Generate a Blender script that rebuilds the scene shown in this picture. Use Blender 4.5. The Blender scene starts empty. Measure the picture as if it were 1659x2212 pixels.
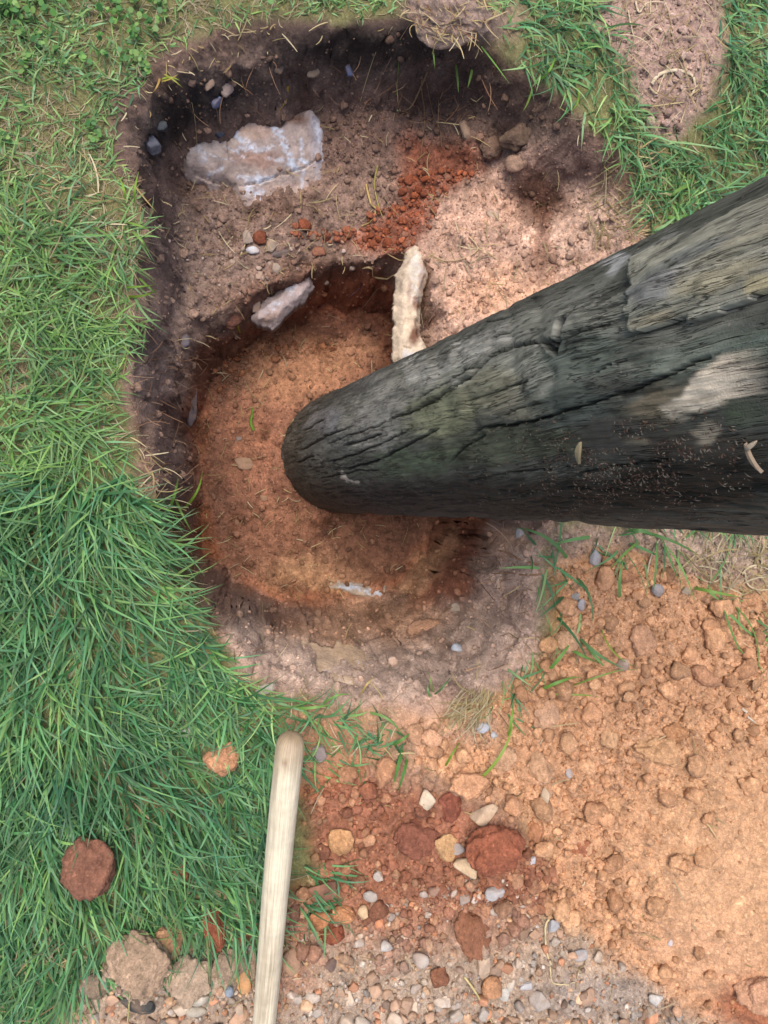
import bpy, math
import numpy as np
from mathutils import Vector, Matrix

R = math.radians
rng = np.random.default_rng(7)
S = bpy.context.scene

# ------------------------------------------------------------------ camera
CAM_H, TILT, FL = 1.05, R(10), 1671.0           # metres, lean of the view axis, focal length in reference pixels
cam_d = bpy.data.cameras.new("camera"); cam = bpy.data.objects.new("camera", cam_d)
S.collection.objects.link(cam); S.camera = cam
cam.location = (0, 0, CAM_H); cam.rotation_euler = (0, -TILT, 0)
cam_d.sensor_fit = 'VERTICAL'; cam_d.sensor_height = 24; cam_d.lens = 24 * FL / 2212
cam_d.clip_start = 0.02; cam_d.clip_end = 300

# ------------------------------------------------------------------ light
SUN_EL, SUN_AZ = 74, -28
w = bpy.data.worlds.new("World"); S.world = w; w.use_nodes = True
nt = w.node_tree; bg = nt.nodes['Background']; sky = nt.nodes.new('ShaderNodeTexSky')
sky.sky_type = 'NISHITA'; sky.sun_disc = False; sky.sun_elevation = R(SUN_EL); sky.sun_rotation = R(SUN_AZ)
sky.air_density = 1.0; sky.dust_density = 4.0; sky.ozone_density = 1.0
nt.links.new(sky.outputs[0], bg.inputs[0]); bg.inputs[1].default_value = 0.115
sd = bpy.data.lights.new("sun", 'SUN'); sun = bpy.data.objects.new("sun", sd); S.collection.objects.link(sun)
sd.energy = 1.5; sd.angle = R(34); sd.color = (1, .95, .87)
dv = Vector((math.sin(R(SUN_AZ)) * math.cos(R(SUN_EL)), math.cos(R(SUN_AZ)) * math.cos(R(SUN_EL)), math.sin(R(SUN_EL))))
sun.rotation_euler = dv.to_track_quat('Z', 'Y').to_euler()
S.view_settings.view_transform = 'Standard'; S.view_settings.look = 'None'
S.view_settings.gamma = 1; S.view_settings.use_curve_mapping = False
S.view_settings.exposure = 1.27

# ------------------------------------------------------------------ maths helpers
ct, st = math.cos(TILT), math.sin(TILT)
def ray(u, v):
    """direction in the world of reference pixel (u, v)"""
    u = np.asarray(u, float); v = np.asarray(v, float)
    x = (u - 829.5) / FL; y = -(v - 1106) / FL; z = -np.ones_like(x)
    return np.stack([x * ct - z * st * 1.0 if False else x * ct + (-z) * st, y, x * st - (-z) * ct], -1)
def gp(u, v, z=0.0):
    d = ray(u, v); t = (np.asarray(z) - CAM_H) / d[..., 2]
    p = d * t[..., None]; p[..., 2] += CAM_H
    return p
def px(P):
    """reference pixel and depth of world points"""
    x = P[..., 0]; y = P[..., 1]; z = P[..., 2] - CAM_H
    cx = x * ct + z * st; dep = x * st - z * ct; dep = np.where(dep < .02, .02, dep)
    return 829.5 + FL * cx / dep, 1106 - FL * y / dep, dep
def srgb(c):
    c = np.asarray(c, float) / 255.0
    return np.where(c <= .04045, c / 12.92, ((c + .055) / 1.055) ** 2.4)
ALB = 0.66
def alb(c, k=1.0): return srgb(c) * ALB * k
def sstep(x): x = np.clip(x, 0, 1); return x * x * (3 - 2 * x)

def _h(ix, iy, iz, s):
    n = (ix.astype(np.int64) * 374761393 + iy.astype(np.int64) * 668265263 + iz.astype(np.int64) * 2147483647 + s * 1274126177) & 0xffffffff
    n = ((n ^ (n >> 13)) * 1274126177) & 0xffffffff
    n = ((n ^ (n >> 16)) * 2246822519) & 0xffffffff
    return ((n ^ (n >> 15)) & 0xffff) / 65535.0
def vn2(x, y, s=0):
    """2-D value noise, -1..1"""
    x = x + s * 17.31; y = y - s * 9.77
    ix = np.floor(x); iy = np.floor(y); fx = x - ix; fy = y - iy
    fx = fx ** 3 * (fx * (fx * 6 - 15) + 10); fy = fy ** 3 * (fy * (fy * 6 - 15) + 10)
    ix = ix.astype(np.int64); iy = iy.astype(np.int64); z = np.zeros_like(ix)
    a = _h(ix, iy, z, s); b = _h(ix + 1, iy, z, s); c = _h(ix, iy + 1, z, s); d = _h(ix + 1, iy + 1, z, s)
    return ((a + (b - a) * fx) * (1 - fy) + (c + (d - c) * fx) * fy) * 2 - 1
def fbm2(x, y, o=4, s=0, g=.5):
    r = 0; a = 1; t = 0
    for i in range(o):
        r = r + a * vn2(x * 2 ** i * (1 + .07 * i), y * 2 ** i * (1 + .07 * i), s + i); t += a; a *= g
    return r / t * 1.5
def vn3(p, s=0):
    i = np.floor(p); f = p - i; f = f * f * (3 - 2 * f); i = i.astype(np.int64)
    r = 0
    for dx in (0, 1):
        for dy in (0, 1):
            for dz in (0, 1):
                wgt = (f[:, 0] if dx else 1 - f[:, 0]) * (f[:, 1] if dy else 1 - f[:, 1]) * (f[:, 2] if dz else 1 - f[:, 2])
                r = r + wgt * _h(i[:, 0] + dx, i[:, 1] + dy, i[:, 2] + dz, s)
    return r * 2 - 1
def fbm3(p, o=4, s=0):
    r = 0; a = 1.
    for k in range(o): r = r + a * vn3(p * 2 ** k + k * 5.3, s + k); a *= .5
    return r / 1.4
def cells2(x, y, s=0):
    """distance to the nearest jittered cell centre and that cell's random number"""
    ix = np.floor(x).astype(np.int64); iy = np.floor(y).astype(np.int64); z = np.zeros_like(ix)
    best = np.full(x.shape, 9.); idv = np.zeros(x.shape)
    for dx in (-1, 0, 1):
        for dy in (-1, 0, 1):
            jx = ix + dx; jy = iy + dy
            cx = jx + .15 + .7 * _h(jx, jy, z, s); cy = jy + .15 + .7 * _h(jx, jy, z, s + 31)
            d = np.hypot(x - cx, y - cy); m = d < best
            best = np.where(m, d, best); idv = np.where(m, _h(jx, jy, z, s + 77), idv)
    return best, idv
def sdf(poly, x, y):
    """signed distance to a closed polygon, positive inside"""
    poly = np.asarray(poly, float); n = len(poly)
    d = np.full(x.shape, 1e9); ins = np.zeros(x.shape, bool)
    for i in range(n):
        ax, ay = poly[i]; bx, by = poly[(i + 1) % n]
        ex, ey = bx - ax, by - ay; wx, wy = x - ax, y - ay
        t = np.clip((wx * ex + wy * ey) / (ex * ex + ey * ey + 1e-12), 0, 1)
        d = np.minimum(d, (wx - ex * t) ** 2 + (wy - ey * t) ** 2)
        c = (ay > y) != (by > y)
        if ey != 0: ins ^= c & (x < ex * (y - ay) / ey + ax)
    d = np.sqrt(d); return np.where(ins, d, -d)
def dline(pts, x, y):
    """distance to an open polyline and the parameter (0..1) along it"""
    pts = np.asarray(pts, float); d = np.full(x.shape, 1e9); tt = np.zeros(x.shape)
    L = np.hypot(*(pts[1:] - pts[:-1]).T); cum = np.concatenate([[0], np.cumsum(L)])
    for i in range(len(pts) - 1):
        ax, ay = pts[i]; ex, ey = pts[i + 1] - pts[i]; wx, wy = x - ax, y - ay
        t = np.clip((wx * ex + wy * ey) / (ex * ex + ey * ey + 1e-12), 0, 1)
        q = np.hypot(wx - ex * t, wy - ey * t); m = q < d
        d = np.where(m, q, d); tt = np.where(m, (cum[i] + t * L[i]) / cum[-1], tt)
    return d, tt

def make_mesh(name, V, F, mat, col=None, smooth=True, uv=None, parent=None):
    """V (n,3), F (m,k) int array of equal-sized faces -> one object"""
    V = np.asarray(V, np.float32); F = np.asarray(F, np.int32); k = F.shape[1]; m = len(F)
    me = bpy.data.meshes.new(name)
    me.vertices.add(len(V)); me.vertices.foreach_set('co', V.ravel())
    me.loops.add(m * k); me.loops.foreach_set('vertex_index', F.ravel())
    me.polygons.add(m); me.polygons.foreach_set('loop_start', np.arange(0, m * k, k, dtype=np.int32))
    me.polygons.foreach_set('loop_total', np.full(m, k, np.int32))
    me.polygons.foreach_set('use_smooth', np.full(m, smooth, bool))
    me.update(calc_edges=True)
    if col is not None:
        a = me.color_attributes.new('col', 'FLOAT_COLOR', 'POINT')
        c = np.ones((len(V), 4), np.float32); c[:, :3] = np.clip(col, 0, 1); a.data.foreach_set('color', c.ravel())
    if uv is not None:
        a = me.attributes.new('grain', 'FLOAT_VECTOR', 'POINT')
        c = np.zeros((len(V), 3), np.float32); c[:, :uv.shape[1]] = uv; a.data.foreach_set('vector', c.ravel())
    if mat: me.materials.append(mat)
    o = bpy.data.objects.new(name, me); S.collection.objects.link(o)
    if parent: o.parent = parent
    return o
def tag(o, label=None, cat=None, group=None, kind=None):
    for k, v in (('label', label), ('category', cat), ('group', group), ('kind', kind)):
        if v: o[k] = v
    return o

# ------------------------------------------------------------------ materials
def newmat(name):
    m = bpy.data.materials.new(name); m.use_nodes = True
    return m, m.node_tree, m.node_tree.nodes['Principled BSDF']
def nd(t, typ, **kw):
    n = t.nodes.new(typ)
    for k, v in kw.items(): setattr(n, k, v)
    return n
def noise_node(t, vec, scale, detail=4, rough=.6):
    n = nd(t, 'ShaderNodeTexNoise'); n.inputs['Scale'].default_value = scale
    n.inputs['Detail'].default_value = detail; n.inputs['Roughness'].default_value = rough
    t.links.new(vec, n.inputs['Vector']); return n
def soil_mat(name, source, fine=420, bump=1.0, spread=.35, gritty=True, rough=.95, cob=.8):
    """earth: colour from a vertex attribute or from the object's own colour, broken up by grain, with crumb relief"""
    m, t, b = newmat(name); L = t.links.new
    geo = nd(t, 'ShaderNodeNewGeometry'); pos = geo.outputs['Position']
    if source == 'attr':
        s = nd(t, 'ShaderNodeAttribute', attribute_name='col'); c = s.outputs['Color']
    else:
        s = nd(t, 'ShaderNodeObjectInfo'); c = s.outputs['Color']
    n1 = noise_node(t, pos, fine, 5, .7); n2 = noise_node(t, pos, 60, 4, .65)
    mr = nd(t, 'ShaderNodeMapRange'); mr.inputs[1].default_value = .3; mr.inputs[2].default_value = .7
    mr.inputs[3].default_value = 1 - spread; mr.inputs[4].default_value = 1 + spread; L(n1.outputs[0], mr.inputs[0])
    mr2 = nd(t, 'ShaderNodeMapRange'); mr2.inputs[1].default_value = .3; mr2.inputs[2].default_value = .7
    mr2.inputs[3].default_value = .72; mr2.inputs[4].default_value = 1.26; L(n2.outputs[0], mr2.inputs[0])
    mu = nd(t, 'ShaderNodeMath', operation='MULTIPLY'); L(mr.outputs[0], mu.inputs[0]); L(mr2.outputs[0], mu.inputs[1])
    sc = nd(t, 'ShaderNodeVectorMath', operation='SCALE'); L(c, sc.inputs[0]); L(mu.outputs[0], sc.inputs['Scale'])
    out = sc.outputs[0]
    if gritty:   # tiny pale and dark grains
        v = nd(t, 'ShaderNodeTexVoronoi'); v.inputs['Scale'].default_value = 330; L(pos, v.inputs['Vector'])
        sep = nd(t, 'ShaderNodeSeparateColor'); L(v.outputs['Color'], sep.inputs[0])
        gt = nd(t, 'ShaderNodeMath', operation='GREATER_THAN'); gt.inputs[1].default_value = .97; L(sep.outputs[0], gt.inputs[0])
        mx = nd(t, 'ShaderNodeMix', data_type='RGBA'); mf = nd(t, 'ShaderNodeMath', operation='MULTIPLY'); mf.inputs[1].default_value = .4
        L(gt.outputs[0], mf.inputs[0]); L(mf.outputs[0], mx.inputs[0]); L(out, mx.inputs[6]); s2 = nd(t, 'ShaderNodeVectorMath', operation='SCALE'); s2.inputs['Scale'].default_value = 1.9; L(out, s2.inputs[0]); L(s2.outputs[0], mx.inputs[7])
        out = mx.outputs[2]
    L(out, b.inputs['Base Color'])
    v2 = nd(t, 'ShaderNodeTexVoronoi'); v2.inputs['Scale'].default_value = 170; v2.inputs['Randomness'].default_value = 1
    wv = nd(t, 'ShaderNodeVectorMath', operation='MULTIPLY_ADD'); wv.inputs[1].default_value = (.006,) * 3
    L(n1.outputs['Color'], wv.inputs[0]); L(pos, wv.inputs[2]); L(wv.outputs[0], v2.inputs['Vector'])
    b1 = nd(t, 'ShaderNodeBump'); b1.inputs['Strength'].default_value = cob * bump; b1.inputs['Distance'].default_value = .004; b1.invert = True
    L(v2.outputs['Distance'], b1.inputs['Height'])
    b2 = nd(t, 'ShaderNodeBump'); b2.inputs['Strength'].default_value = .7 * bump; b2.inputs['Distance'].default_value = .003
    L(n1.outputs[0], b2.inputs['Height']); L(b1.outputs[0], b2.inputs['Normal']); L(b2.outputs[0], b.inputs['Normal'])
    b.inputs['Roughness'].default_value = rough; b.inputs['Specular IOR Level'].default_value = .2
    return m
def blade_mat(name, trans=.35, rough=.5, spec=.35):
    m, t, b = newmat(name); L = t.links.new
    s = nd(t, 'ShaderNodeAttribute', attribute_name='col'); L(s.outputs['Color'], b.inputs['Base Color'])
    b.inputs['Roughness'].default_value = rough; b.inputs['Specular IOR Level'].default_value = spec
    tr = nd(t, 'ShaderNodeBsdfTranslucent'); L(s.outputs['Color'], tr.inputs[0])
    mx = nd(t, 'ShaderNodeMixShader'); mx.inputs[0].default_value = trans
    L(b.outputs[0], mx.inputs[1]); L(tr.outputs[0], mx.inputs[2]); L(mx.outputs[0], t.nodes['Material Output'].inputs[0])
    return m
M_SOIL = soil_mat('earth', 'attr', bump=.6)
M_CRUMB = soil_mat('loose_earth', 'attr', fine=500, bump=.6, spread=.25, gritty=False)
M_CLOD = soil_mat('clod_earth', 'obj', fine=450, bump=1.0, spread=.3, cob=.35)
M_GRASS = blade_mat('grass_blades'); M_DRY = blade_mat('dry_stalks', .15, .8, .1)

def stone_mat(name, vein=0.0, vein_col=(.5, .56, .66), bump=.5):
    m, t, b = newmat(name); L = t.links.new
    tc = nd(t, 'ShaderNodeTexCoord'); geo = nd(t, 'ShaderNodeNewGeometry'); pos = geo.outputs['Position']
    oi = nd(t, 'ShaderNodeObjectInfo')
    n1 = noise_node(t, pos, 45, 6, .65); n2 = noise_node(t, pos, 380, 4, .7)
    a = nd(t, 'ShaderNodeMapRange'); a.inputs[1].default_value = .3; a.inputs[2].default_value = .7; a.inputs[3].default_value = .7; a.inputs[4].default_value = 1.25; L(n1.outputs[0], a.inputs[0])
    c = nd(t, 'ShaderNodeMapRange'); c.inputs[1].default_value = .3; c.inputs[2].default_value = .7; c.inputs[3].default_value = .85; c.inputs[4].default_value = 1.15; L(n2.outputs[0], c.inputs[0])
    mu = nd(t, 'ShaderNodeMath', operation='MULTIPLY'); L(a.outputs[0], mu.inputs[0]); L(c.outputs[0], mu.inputs[1])
    sc = nd(t, 'ShaderNodeVectorMath', operation='SCALE'); L(oi.outputs['Color'], sc.inputs[0]); L(mu.outputs[0], sc.inputs['Scale'])
    # earth smeared over the stone
    n3 = noise_node(t, pos, 28, 5, .6)
    r = nd(t, 'ShaderNodeMapRange'); r.inputs[1].default_value = .48; r.inputs[2].default_value = .68; r.inputs[4].default_value = .55; L(n3.outputs[0], r.inputs[0])
    mx = nd(t, 'ShaderNodeMix', data_type='RGBA'); L(r.outputs[0], mx.inputs[0]); L(sc.outputs[0], mx.inputs[6]); mx.inputs[7].default_value = (.25, .155, .1, 1)
    L(mx.outputs[2], b.inputs['Base Color'])
    bp = nd(t, 'ShaderNodeBump'); bp.inputs['Strength'].default_value = bump; bp.inputs['Distance'].default_value = .003; L(n1.outputs[0], bp.inputs['Height'])
    b2 = nd(t, 'ShaderNodeBump'); b2.inputs['Strength'].default_value = bump; b2.inputs['Distance'].default_value = .0012; L(n2.outputs[0], b2.inputs['Height']); L(bp.outputs[0], b2.inputs['Normal'])
    L(b2.outputs[0], b.inputs['Normal']); b.inputs['Roughness'].default_value = .8; b.inputs['Specular IOR Level'].default_value = .3
    return m
M_STONE = stone_mat('stone')

# ------------------------------------------------------------------ the ground
def poly_at(pts, z): return gp(np.array([p[0] for p in pts], float), np.array([p[1] for p in pts], float), z)[:, :2]
RIM = [(300,365),(238,330),(236,268),(290,185),(335,140),(395,100),(470,72),(600,48),(720,52),(860,52),(960,80),(1060,105),(1110,150),(1190,205),(1262,262),(1330,320),(1385,395),(1400,480),(1380,560),(1330,700),(1260,900),(1210,1100),(1165,1190),(1150,1260),(1168,1320),(1160,1385),(1110,1455),(1040,1505),(960,1535),(850,1535),(700,1522),(600,1500),(520,1450),(462,1370),(435,1290),(405,1190),(392,1110),(335,1060),(292,960),(268,860),(272,780),(292,700),(300,600),(318,520),(292,440)]
LIP = [(296,365),(298,275),(330,222),(405,182),(465,160),(540,132),(640,100),(750,84),(870,88),(960,100),(1060,125),(1110,160),(1190,225),(1262,285),(1320,340),(1375,405),(1390,480),(1370,560),(1320,700),(1250,900),(1200,1100),(1150,1190),(1138,1260),(1155,1320),(1140,1380),(1095,1440),(1030,1488),(960,1515),(850,1515),(700,1505),(610,1480),(535,1435),(480,1365),(440,1290),(410,1190),(400,1120),(345,1060),(300,960),(285,860),(288,780),(308,700),(312,600),(326,520),(300,440)]
DEEP = [(436,870),(428,960),(428,1060),(442,1180),(505,1262),(620,1300),(760,1292),(880,1262),(915,1195),(965,1120),(975,1060),(950,990),(890,910),(852,810),(842,745),(838,690),(790,665),(700,655),(625,705),(540,735),(475,775)]
CP = [(330,400,-.17),(320,330,-.16),(330,270,-.15),(450,230,-.17),(550,250,-.165),(550,340,-.19),(620,440,-.215),(640,330,-.19),(690,260,-.17),(400,500,-.21),
      (500,600,-.235),(400,600,-.21),(380,680,-.18),(340,640,-.15),(345,750,-.13),(330,850,-.10),(330,950,-.09),(385,900,-.2),(390,1000,-.2),(345,1030,-.07),(410,1060,-.24),(600,560,-.235),(700,540,-.235),
      (740,400,-.2),(720,200,-.15),(850,300,-.165),(850,170,-.12),(800,480,-.205),(820,590,-.21),(620,150,-.13),(950,200,-.12),(1050,230,-.10),(1040,290,-.11),(960,330,-.14),
      (940,420,-.145),(1090,340,-.12),(1120,400,-.13),(1180,440,-.12),(1150,340,-.075),(1200,300,-.055),(1250,350,-.05),(1230,400,-.085),(1300,440,-.045),(1340,480,-.03),(1200,500,-.095),(1280,560,-.06),
      (1060,500,-.125),(940,560,-.15),(900,660,-.155),(1000,650,-.135),(1100,620,-.11),(1200,650,-.08),(1000,800,-.13),(1150,900,-.09),(1120,1050,-.11),
      (1100,1130,-.12),(1130,1200,-.07),(1060,1190,-.165),(1000,1230,-.25),(1080,1260,-.145),(1030,1300,-.22),(960,1300,-.28),(900,1290,-.33),(1110,1320,-.10),(1050,1380,-.14),(990,1420,-.155),
      (930,1360,-.24),(850,1340,-.29),(800,1410,-.22),(720,1450,-.165),(640,1400,-.22),(620,1330,-.33),(700,1345,-.32),(760,1320,-.33),(540,1340,-.25),(480,1290,-.22),(520,1400,-.15),(600,1460,-.11),(460,1230,-.22),
      (440,1150,-.25),(900,1470,-.12),(1000,1480,-.07),(850,1500,-.07),(700,1490,-.09),(1090,1400,-.08)]
cu, cv, cz = (np.array(a, float) for a in zip(*CP)); cw = gp(cu, cv, cz)[:, :2]
def _ker(r): return np.sqrt(r * r + .02 ** 2)
_K = _ker(np.hypot(*(cw[:, None] - cw[None]).transpose(2, 0, 1)))
_W = np.linalg.solve(_K + np.eye(len(cw)) * 1e-4, cz - cz.mean())
def shelf(x, y):
    r = np.full(x.shape, cz.mean())
    for (a, b), wq in zip(cw, _W): r = r + wq * _ker(np.hypot(x - a, y - b))
    return r
RIMw, LIPw, DEEPw = poly_at(RIM, 0), poly_at(LIP, -.03), poly_at(DEEP, -.42)
# raised or hollow places outside the hole: (u, v, ru, rv, height)
HUMPS = [(975,48,95,60,.05),(1440,120,120,130,.022),(1500,1500,260,200,.03),(1600,1900,260,330,.055),(1250,1750,260,220,.03),(1000,1830,150,120,.022),(870,2100,350,130,.012),
         (330,2090,110,60,.03),(460,2110,60,50,.02),(1640,2150,70,50,.03),(150,1700,300,300,.012),(1350,300,80,120,.01),(1300,2150,150,60,.018),(60,2150,120,60,-.01)]
def cracks_px(u, v):
    """narrow grooves and cracks in the earth; returns depth"""
    d = np.zeros_like(u)
    for pts, wd, dp in GROOVES:
        q, tt = dline(pts, u, v)
        q = q + 3 * vn2(u / 9, v / 9, 5)
        d = np.maximum(d, dp * sstep(1.4 - q / wd) * np.minimum(1, np.minimum(tt, 1 - tt) * 8 + .15))
    return d
GROOVES = [([(935,1410),(960,1370),(965,1335),(972,1310)],11,.012), ([(905,1360),(940,1345),(975,1318),(1000,1310)],7,.012), ([(870,1290),(900,1262),(950,1195),(985,1150)],16,.012),
           ([(955,1275),(1000,1215),(1030,1150)],18,.014), ([(1175,420),(1165,470),(1155,520),(1160,560)],10,.012), ([(500,1490),(580,1440)],5,.004),
           ([(395,360),(430,385),(470,392),(515,400)],4,.005), ([(330,480),(325,450),(345,420)],5,.012), ([(620,560),(680,575),(760,590),(830,605)],6,.008),
           ([(1090,1330),(1095,1290),(1085,1250)],9,.02), ([(620,1385),(700,1395),(760,1400)],5,.006), ([(540,1345),(600,1375)],5,.006)]

BASE = [  # ('p' polygon, pts, feather) / ('b' blob: u, v, ru, rv, rot), colour, strength
 ('p', [(-3000,-3000),(5000,-3000),(5000,5000),(-3000,5000)], 5, (118,116,76), 1),
 ('p', [(1255,-40),(1560,-40),(1560,130),(1530,220),(1460,300),(1400,280),(1375,180),(1300,90)], 25, (178,148,134), 1),
 ('b', 1000, 30, 130, 70, 0, (150,125,112), 1),
 ('p', RIM, 12, (140,111,96), 1),
 # dark topsoil at the upper and left walls, with the undercut's shade painted in
 ('p', [(225,360),(225,250),(290,150),(380,80),(600,40),(900,60),(1080,110),(1200,200),(1280,300),(1300,350),(1200,320),(1100,260),(1000,270),(900,260),(800,230),(700,205),(560,235),(420,290),(360,330),(330,480),(310,430)], 35, (108,87,77), 1),
 ('p', [(290,260),(420,170),(520,150),(560,200),(450,250),(360,330),(310,370)], 25, (62,52,50), 1),  # near-black shade of the undercut, put into the wall colour
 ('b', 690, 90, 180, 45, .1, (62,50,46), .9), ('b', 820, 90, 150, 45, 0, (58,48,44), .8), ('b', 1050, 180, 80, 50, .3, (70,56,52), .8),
 ('p', [(260,700),(320,480),(420,560),(440,720),(430,860),(400,960),(330,930),(270,850)], 35, (158,130,114), .9),
 ('b', 330, 780, 55, 85, 0, (116,96,88), .9), ('b', 380, 870, 50, 60, 0, (140,112,100), .7), ('b', 355, 990, 60, 90, 0, (140,112,98), .8),
 ('b', 400, 520, 90, 110, 0, (118,98,90), .8), ('b', 500, 520, 120, 80, 0, (140,114,102), .7),
 ('b', 790, 290, 130, 90, 0, (120,90,78), .8), ('b', 960, 240, 120, 50, .2, (88,66,58), .8), ('b', 700, 480, 160, 60, 0, (142,112,98), .7),
 # right shelf, pinkish
 ('p', [(880,560),(960,430),(1060,380),(1180,330),(1290,300),(1400,420),(1400,600),(1250,900),(1000,900),(870,780)], 45, (196,154,130), .95),
 ('b', 1250, 480, 110, 110, 0, (190,156,134), .6), ('b', 1150, 250, 110, 60, .4, (110,88,76), .8), ('b', 1255, 360, 70, 60, .4, (118,92,84), .7),
 ('b', 1165, 430, 62, 60, .7, (92,58,42), .95), ('b', 1090, 300, 50, 25, .5, (92,70,58), .8), ('b', 1175, 530, 25, 80, 0, (120,76,52), .6), ('b', 1090, 640, 110, 60, 0, (214,160,122), .7),
 # red crumbly seam
 ('p', [(880,290),(1040,310),(1050,370),(960,410),(930,470),(870,560),(800,540),(740,520),(860,440),(870,350)], 30, (142,76,48), .9),
 ('b', 590, 640, 90, 40, -.3, (120,72,52), .7), ('b', 700, 590, 120, 30, .05, (122,86,68), .8),
 # the deep hole
 ('p', [(400,880),(450,740),(560,690),(640,640),(700,600),(870,600),(880,780),(1050,900),(1050,1130),(985,1190),(900,1262),(760,1300),(600,1305),(500,1270),(430,1180),(415,1000)], 22, (164,100,64), 1),
 ('b', 760, 640, 110, 60, 0, (156,84,50), .8), ('b', 620, 720, 130, 40, -.3, (120,70,46), .8), ('b', 500, 790, 80, 60, -.5, (104,66,48), .85), ('b', 820, 720, 50, 70, 0, (116,68,46), .7),
 ('b', 640, 800, 110, 70, 0, (204,136,80), .7), ('b', 760, 760, 70, 40, 0, (200,134,80), .5), ('b', 520, 950, 80, 80, 0, (184,112,66), .6), ('b', 460, 1080, 40, 130, 0, (138,86,58), .7),
 ('b', 640, 1130, 120, 60, 0, (150,92,54), .6), ('b', 560, 1210, 90, 50, .5, (138,88,56), .5), ('b', 690, 1240, 110, 50, 0, (200,142,84), .8), ('b', 800, 1190, 110, 60, 0, (150,96,64), .7), ('b', 905, 1140, 70, 50, 0, (140,92,66), .7),
 ('p', [(960,1120),(1050,1120),(1035,1190),(1000,1290),(960,1290),(900,1330),(870,1310),(930,1230)], 10, (148,90,60), .95),
 ('p', [(935,1190),(975,1140),(985,1180),(960,1230),(900,1285),(850,1270)], 12, (196,146,104), .9),
 ('b', 700, 1300, 80, 26, .2, (128,72,42), .85), ('b', 610, 1345, 45, 22, 0, (116,74,54), .6), ('b', 820, 1350, 160, 60, 0, (186,140,106), .8), ('b', 650, 1380, 120, 30, 0, (184,138,104), .6),
 ('p', [(450,1290),(560,1360),(720,1400),(900,1380),(1040,1270),(1060,1130),(1160,1150),(1180,1330),(1100,1480),(950,1545),(700,1530),(520,1470)], 30, (190,160,140), .9),
 ('b', 470, 1280, 40, 60, 0, (150,116,98), .6), ('b', 1090, 1170, 36, 30, 0, (196,146,104), .6), ('b', 1095, 1300, 14, 40, 0, (130,102,86), .6), ('b', 985, 1500, 70, 22, 0, (136,106,90), .7), ('b', 1120, 1400, 50, 30, 0, (206,172,148), .6),
 # spoil
 ('p', [(540,1530),(880,1540),(1050,1600),(1150,1760),(1100,1850),(900,1760),(700,1720),(600,1640)], 30, (186,140,110), .9),
 ('p', [(1170,1130),(1800,1130),(1800,1300),(1480,1260),(1330,1200),(1200,1240)], 25, (186,156,134), .95),
 ('p', [(1190,1220),(1330,1180),(1480,1240),(1700,1300),(2400,1350),(2400,2500),(1520,2260),(1400,2150),(1300,2080),(1180,1950),(1130,1760),(900,1640),(880,1560),(1000,1545),(1130,1460),(1200,1360)], 30, (216,160,114), 1),
 ('b', 1560, 1850, 200, 300, .2, (214,162,114), .8), ('b', 1500, 2080, 160, 100, .3, (212,158,114), .7), ('b', 960, 1560, 120, 45, 0, (206,164,138), .6), ('b', 1630, 2180, 90, 60, 0, (176,104,66), .9),
 ('p', [(640,1700),(760,1640),(860,1700),(960,1720),(1120,1800),(1210,1870),(1180,1960),(1080,2020),(900,2060),(700,2060),(600,1960),(680,1880)], 30, (168,106,76), .95),
 ('p', [(400,1960),(560,1930),(700,1990),(900,2010),(1100,1960),(1230,2000),(1330,2080),(1420,2150),(1600,2240),(1600,2400),(100,2400),(160,2120),(260,2060)], 30, (186,158,134), .95),
 ('b', 900, 2000, 260, 60, 0, (178,126,96), .6), ('b', 620, 2060, 70, 120, 0, (170,120,92), .7), ('b', 1280, 2150, 120, 50, 0, (168,150,136), .8), ('b', 720, 2200, 300, 60, 0, (184,160,140), .7),
 ('b', 470, 1990, 60, 30, 0, (150,100,70), .7), ('b', 300, 1530, 40, 30, 0, (150,110,90), .5), ('b', 1560, 1190, 130, 30, .1, (190,166,146), .8), ('b', 700, 1620, 70, 50, 0, (176,128,98), .8),
 ('b', 60, 2160, 60, 40, 0, (120,105,80), .5)]
def paint(u, v, warp=True, cols=BASE):
    if warp:
        uu = u + 16 * fbm2(u / 60, v / 60, 4, 3, .6); vv = v + 16 * fbm2(u / 60, v / 60, 4, 9, .6)
    else: uu, vv = u, v
    C = np.zeros(u.shape + (3,))
    for it in cols:
        if it[0] == 'p':
            _, pts, fe, c, s = it; a = sstep(sdf(pts, uu, vv) / fe * .5 + .5) * s
        else:
            _, bu, bv, ru, rv, ro, c, s = it; du, dw = uu - bu, vv - bv
            cr, sr = math.cos(ro), math.sin(ro); q = np.hypot((du * cr + dw * sr) / ru, (-du * sr + dw * cr) / rv)
            a = sstep(1.5 - q) * s
        C = C * (1 - a[..., None]) + alb(c) * a[..., None]
    return C

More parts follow.
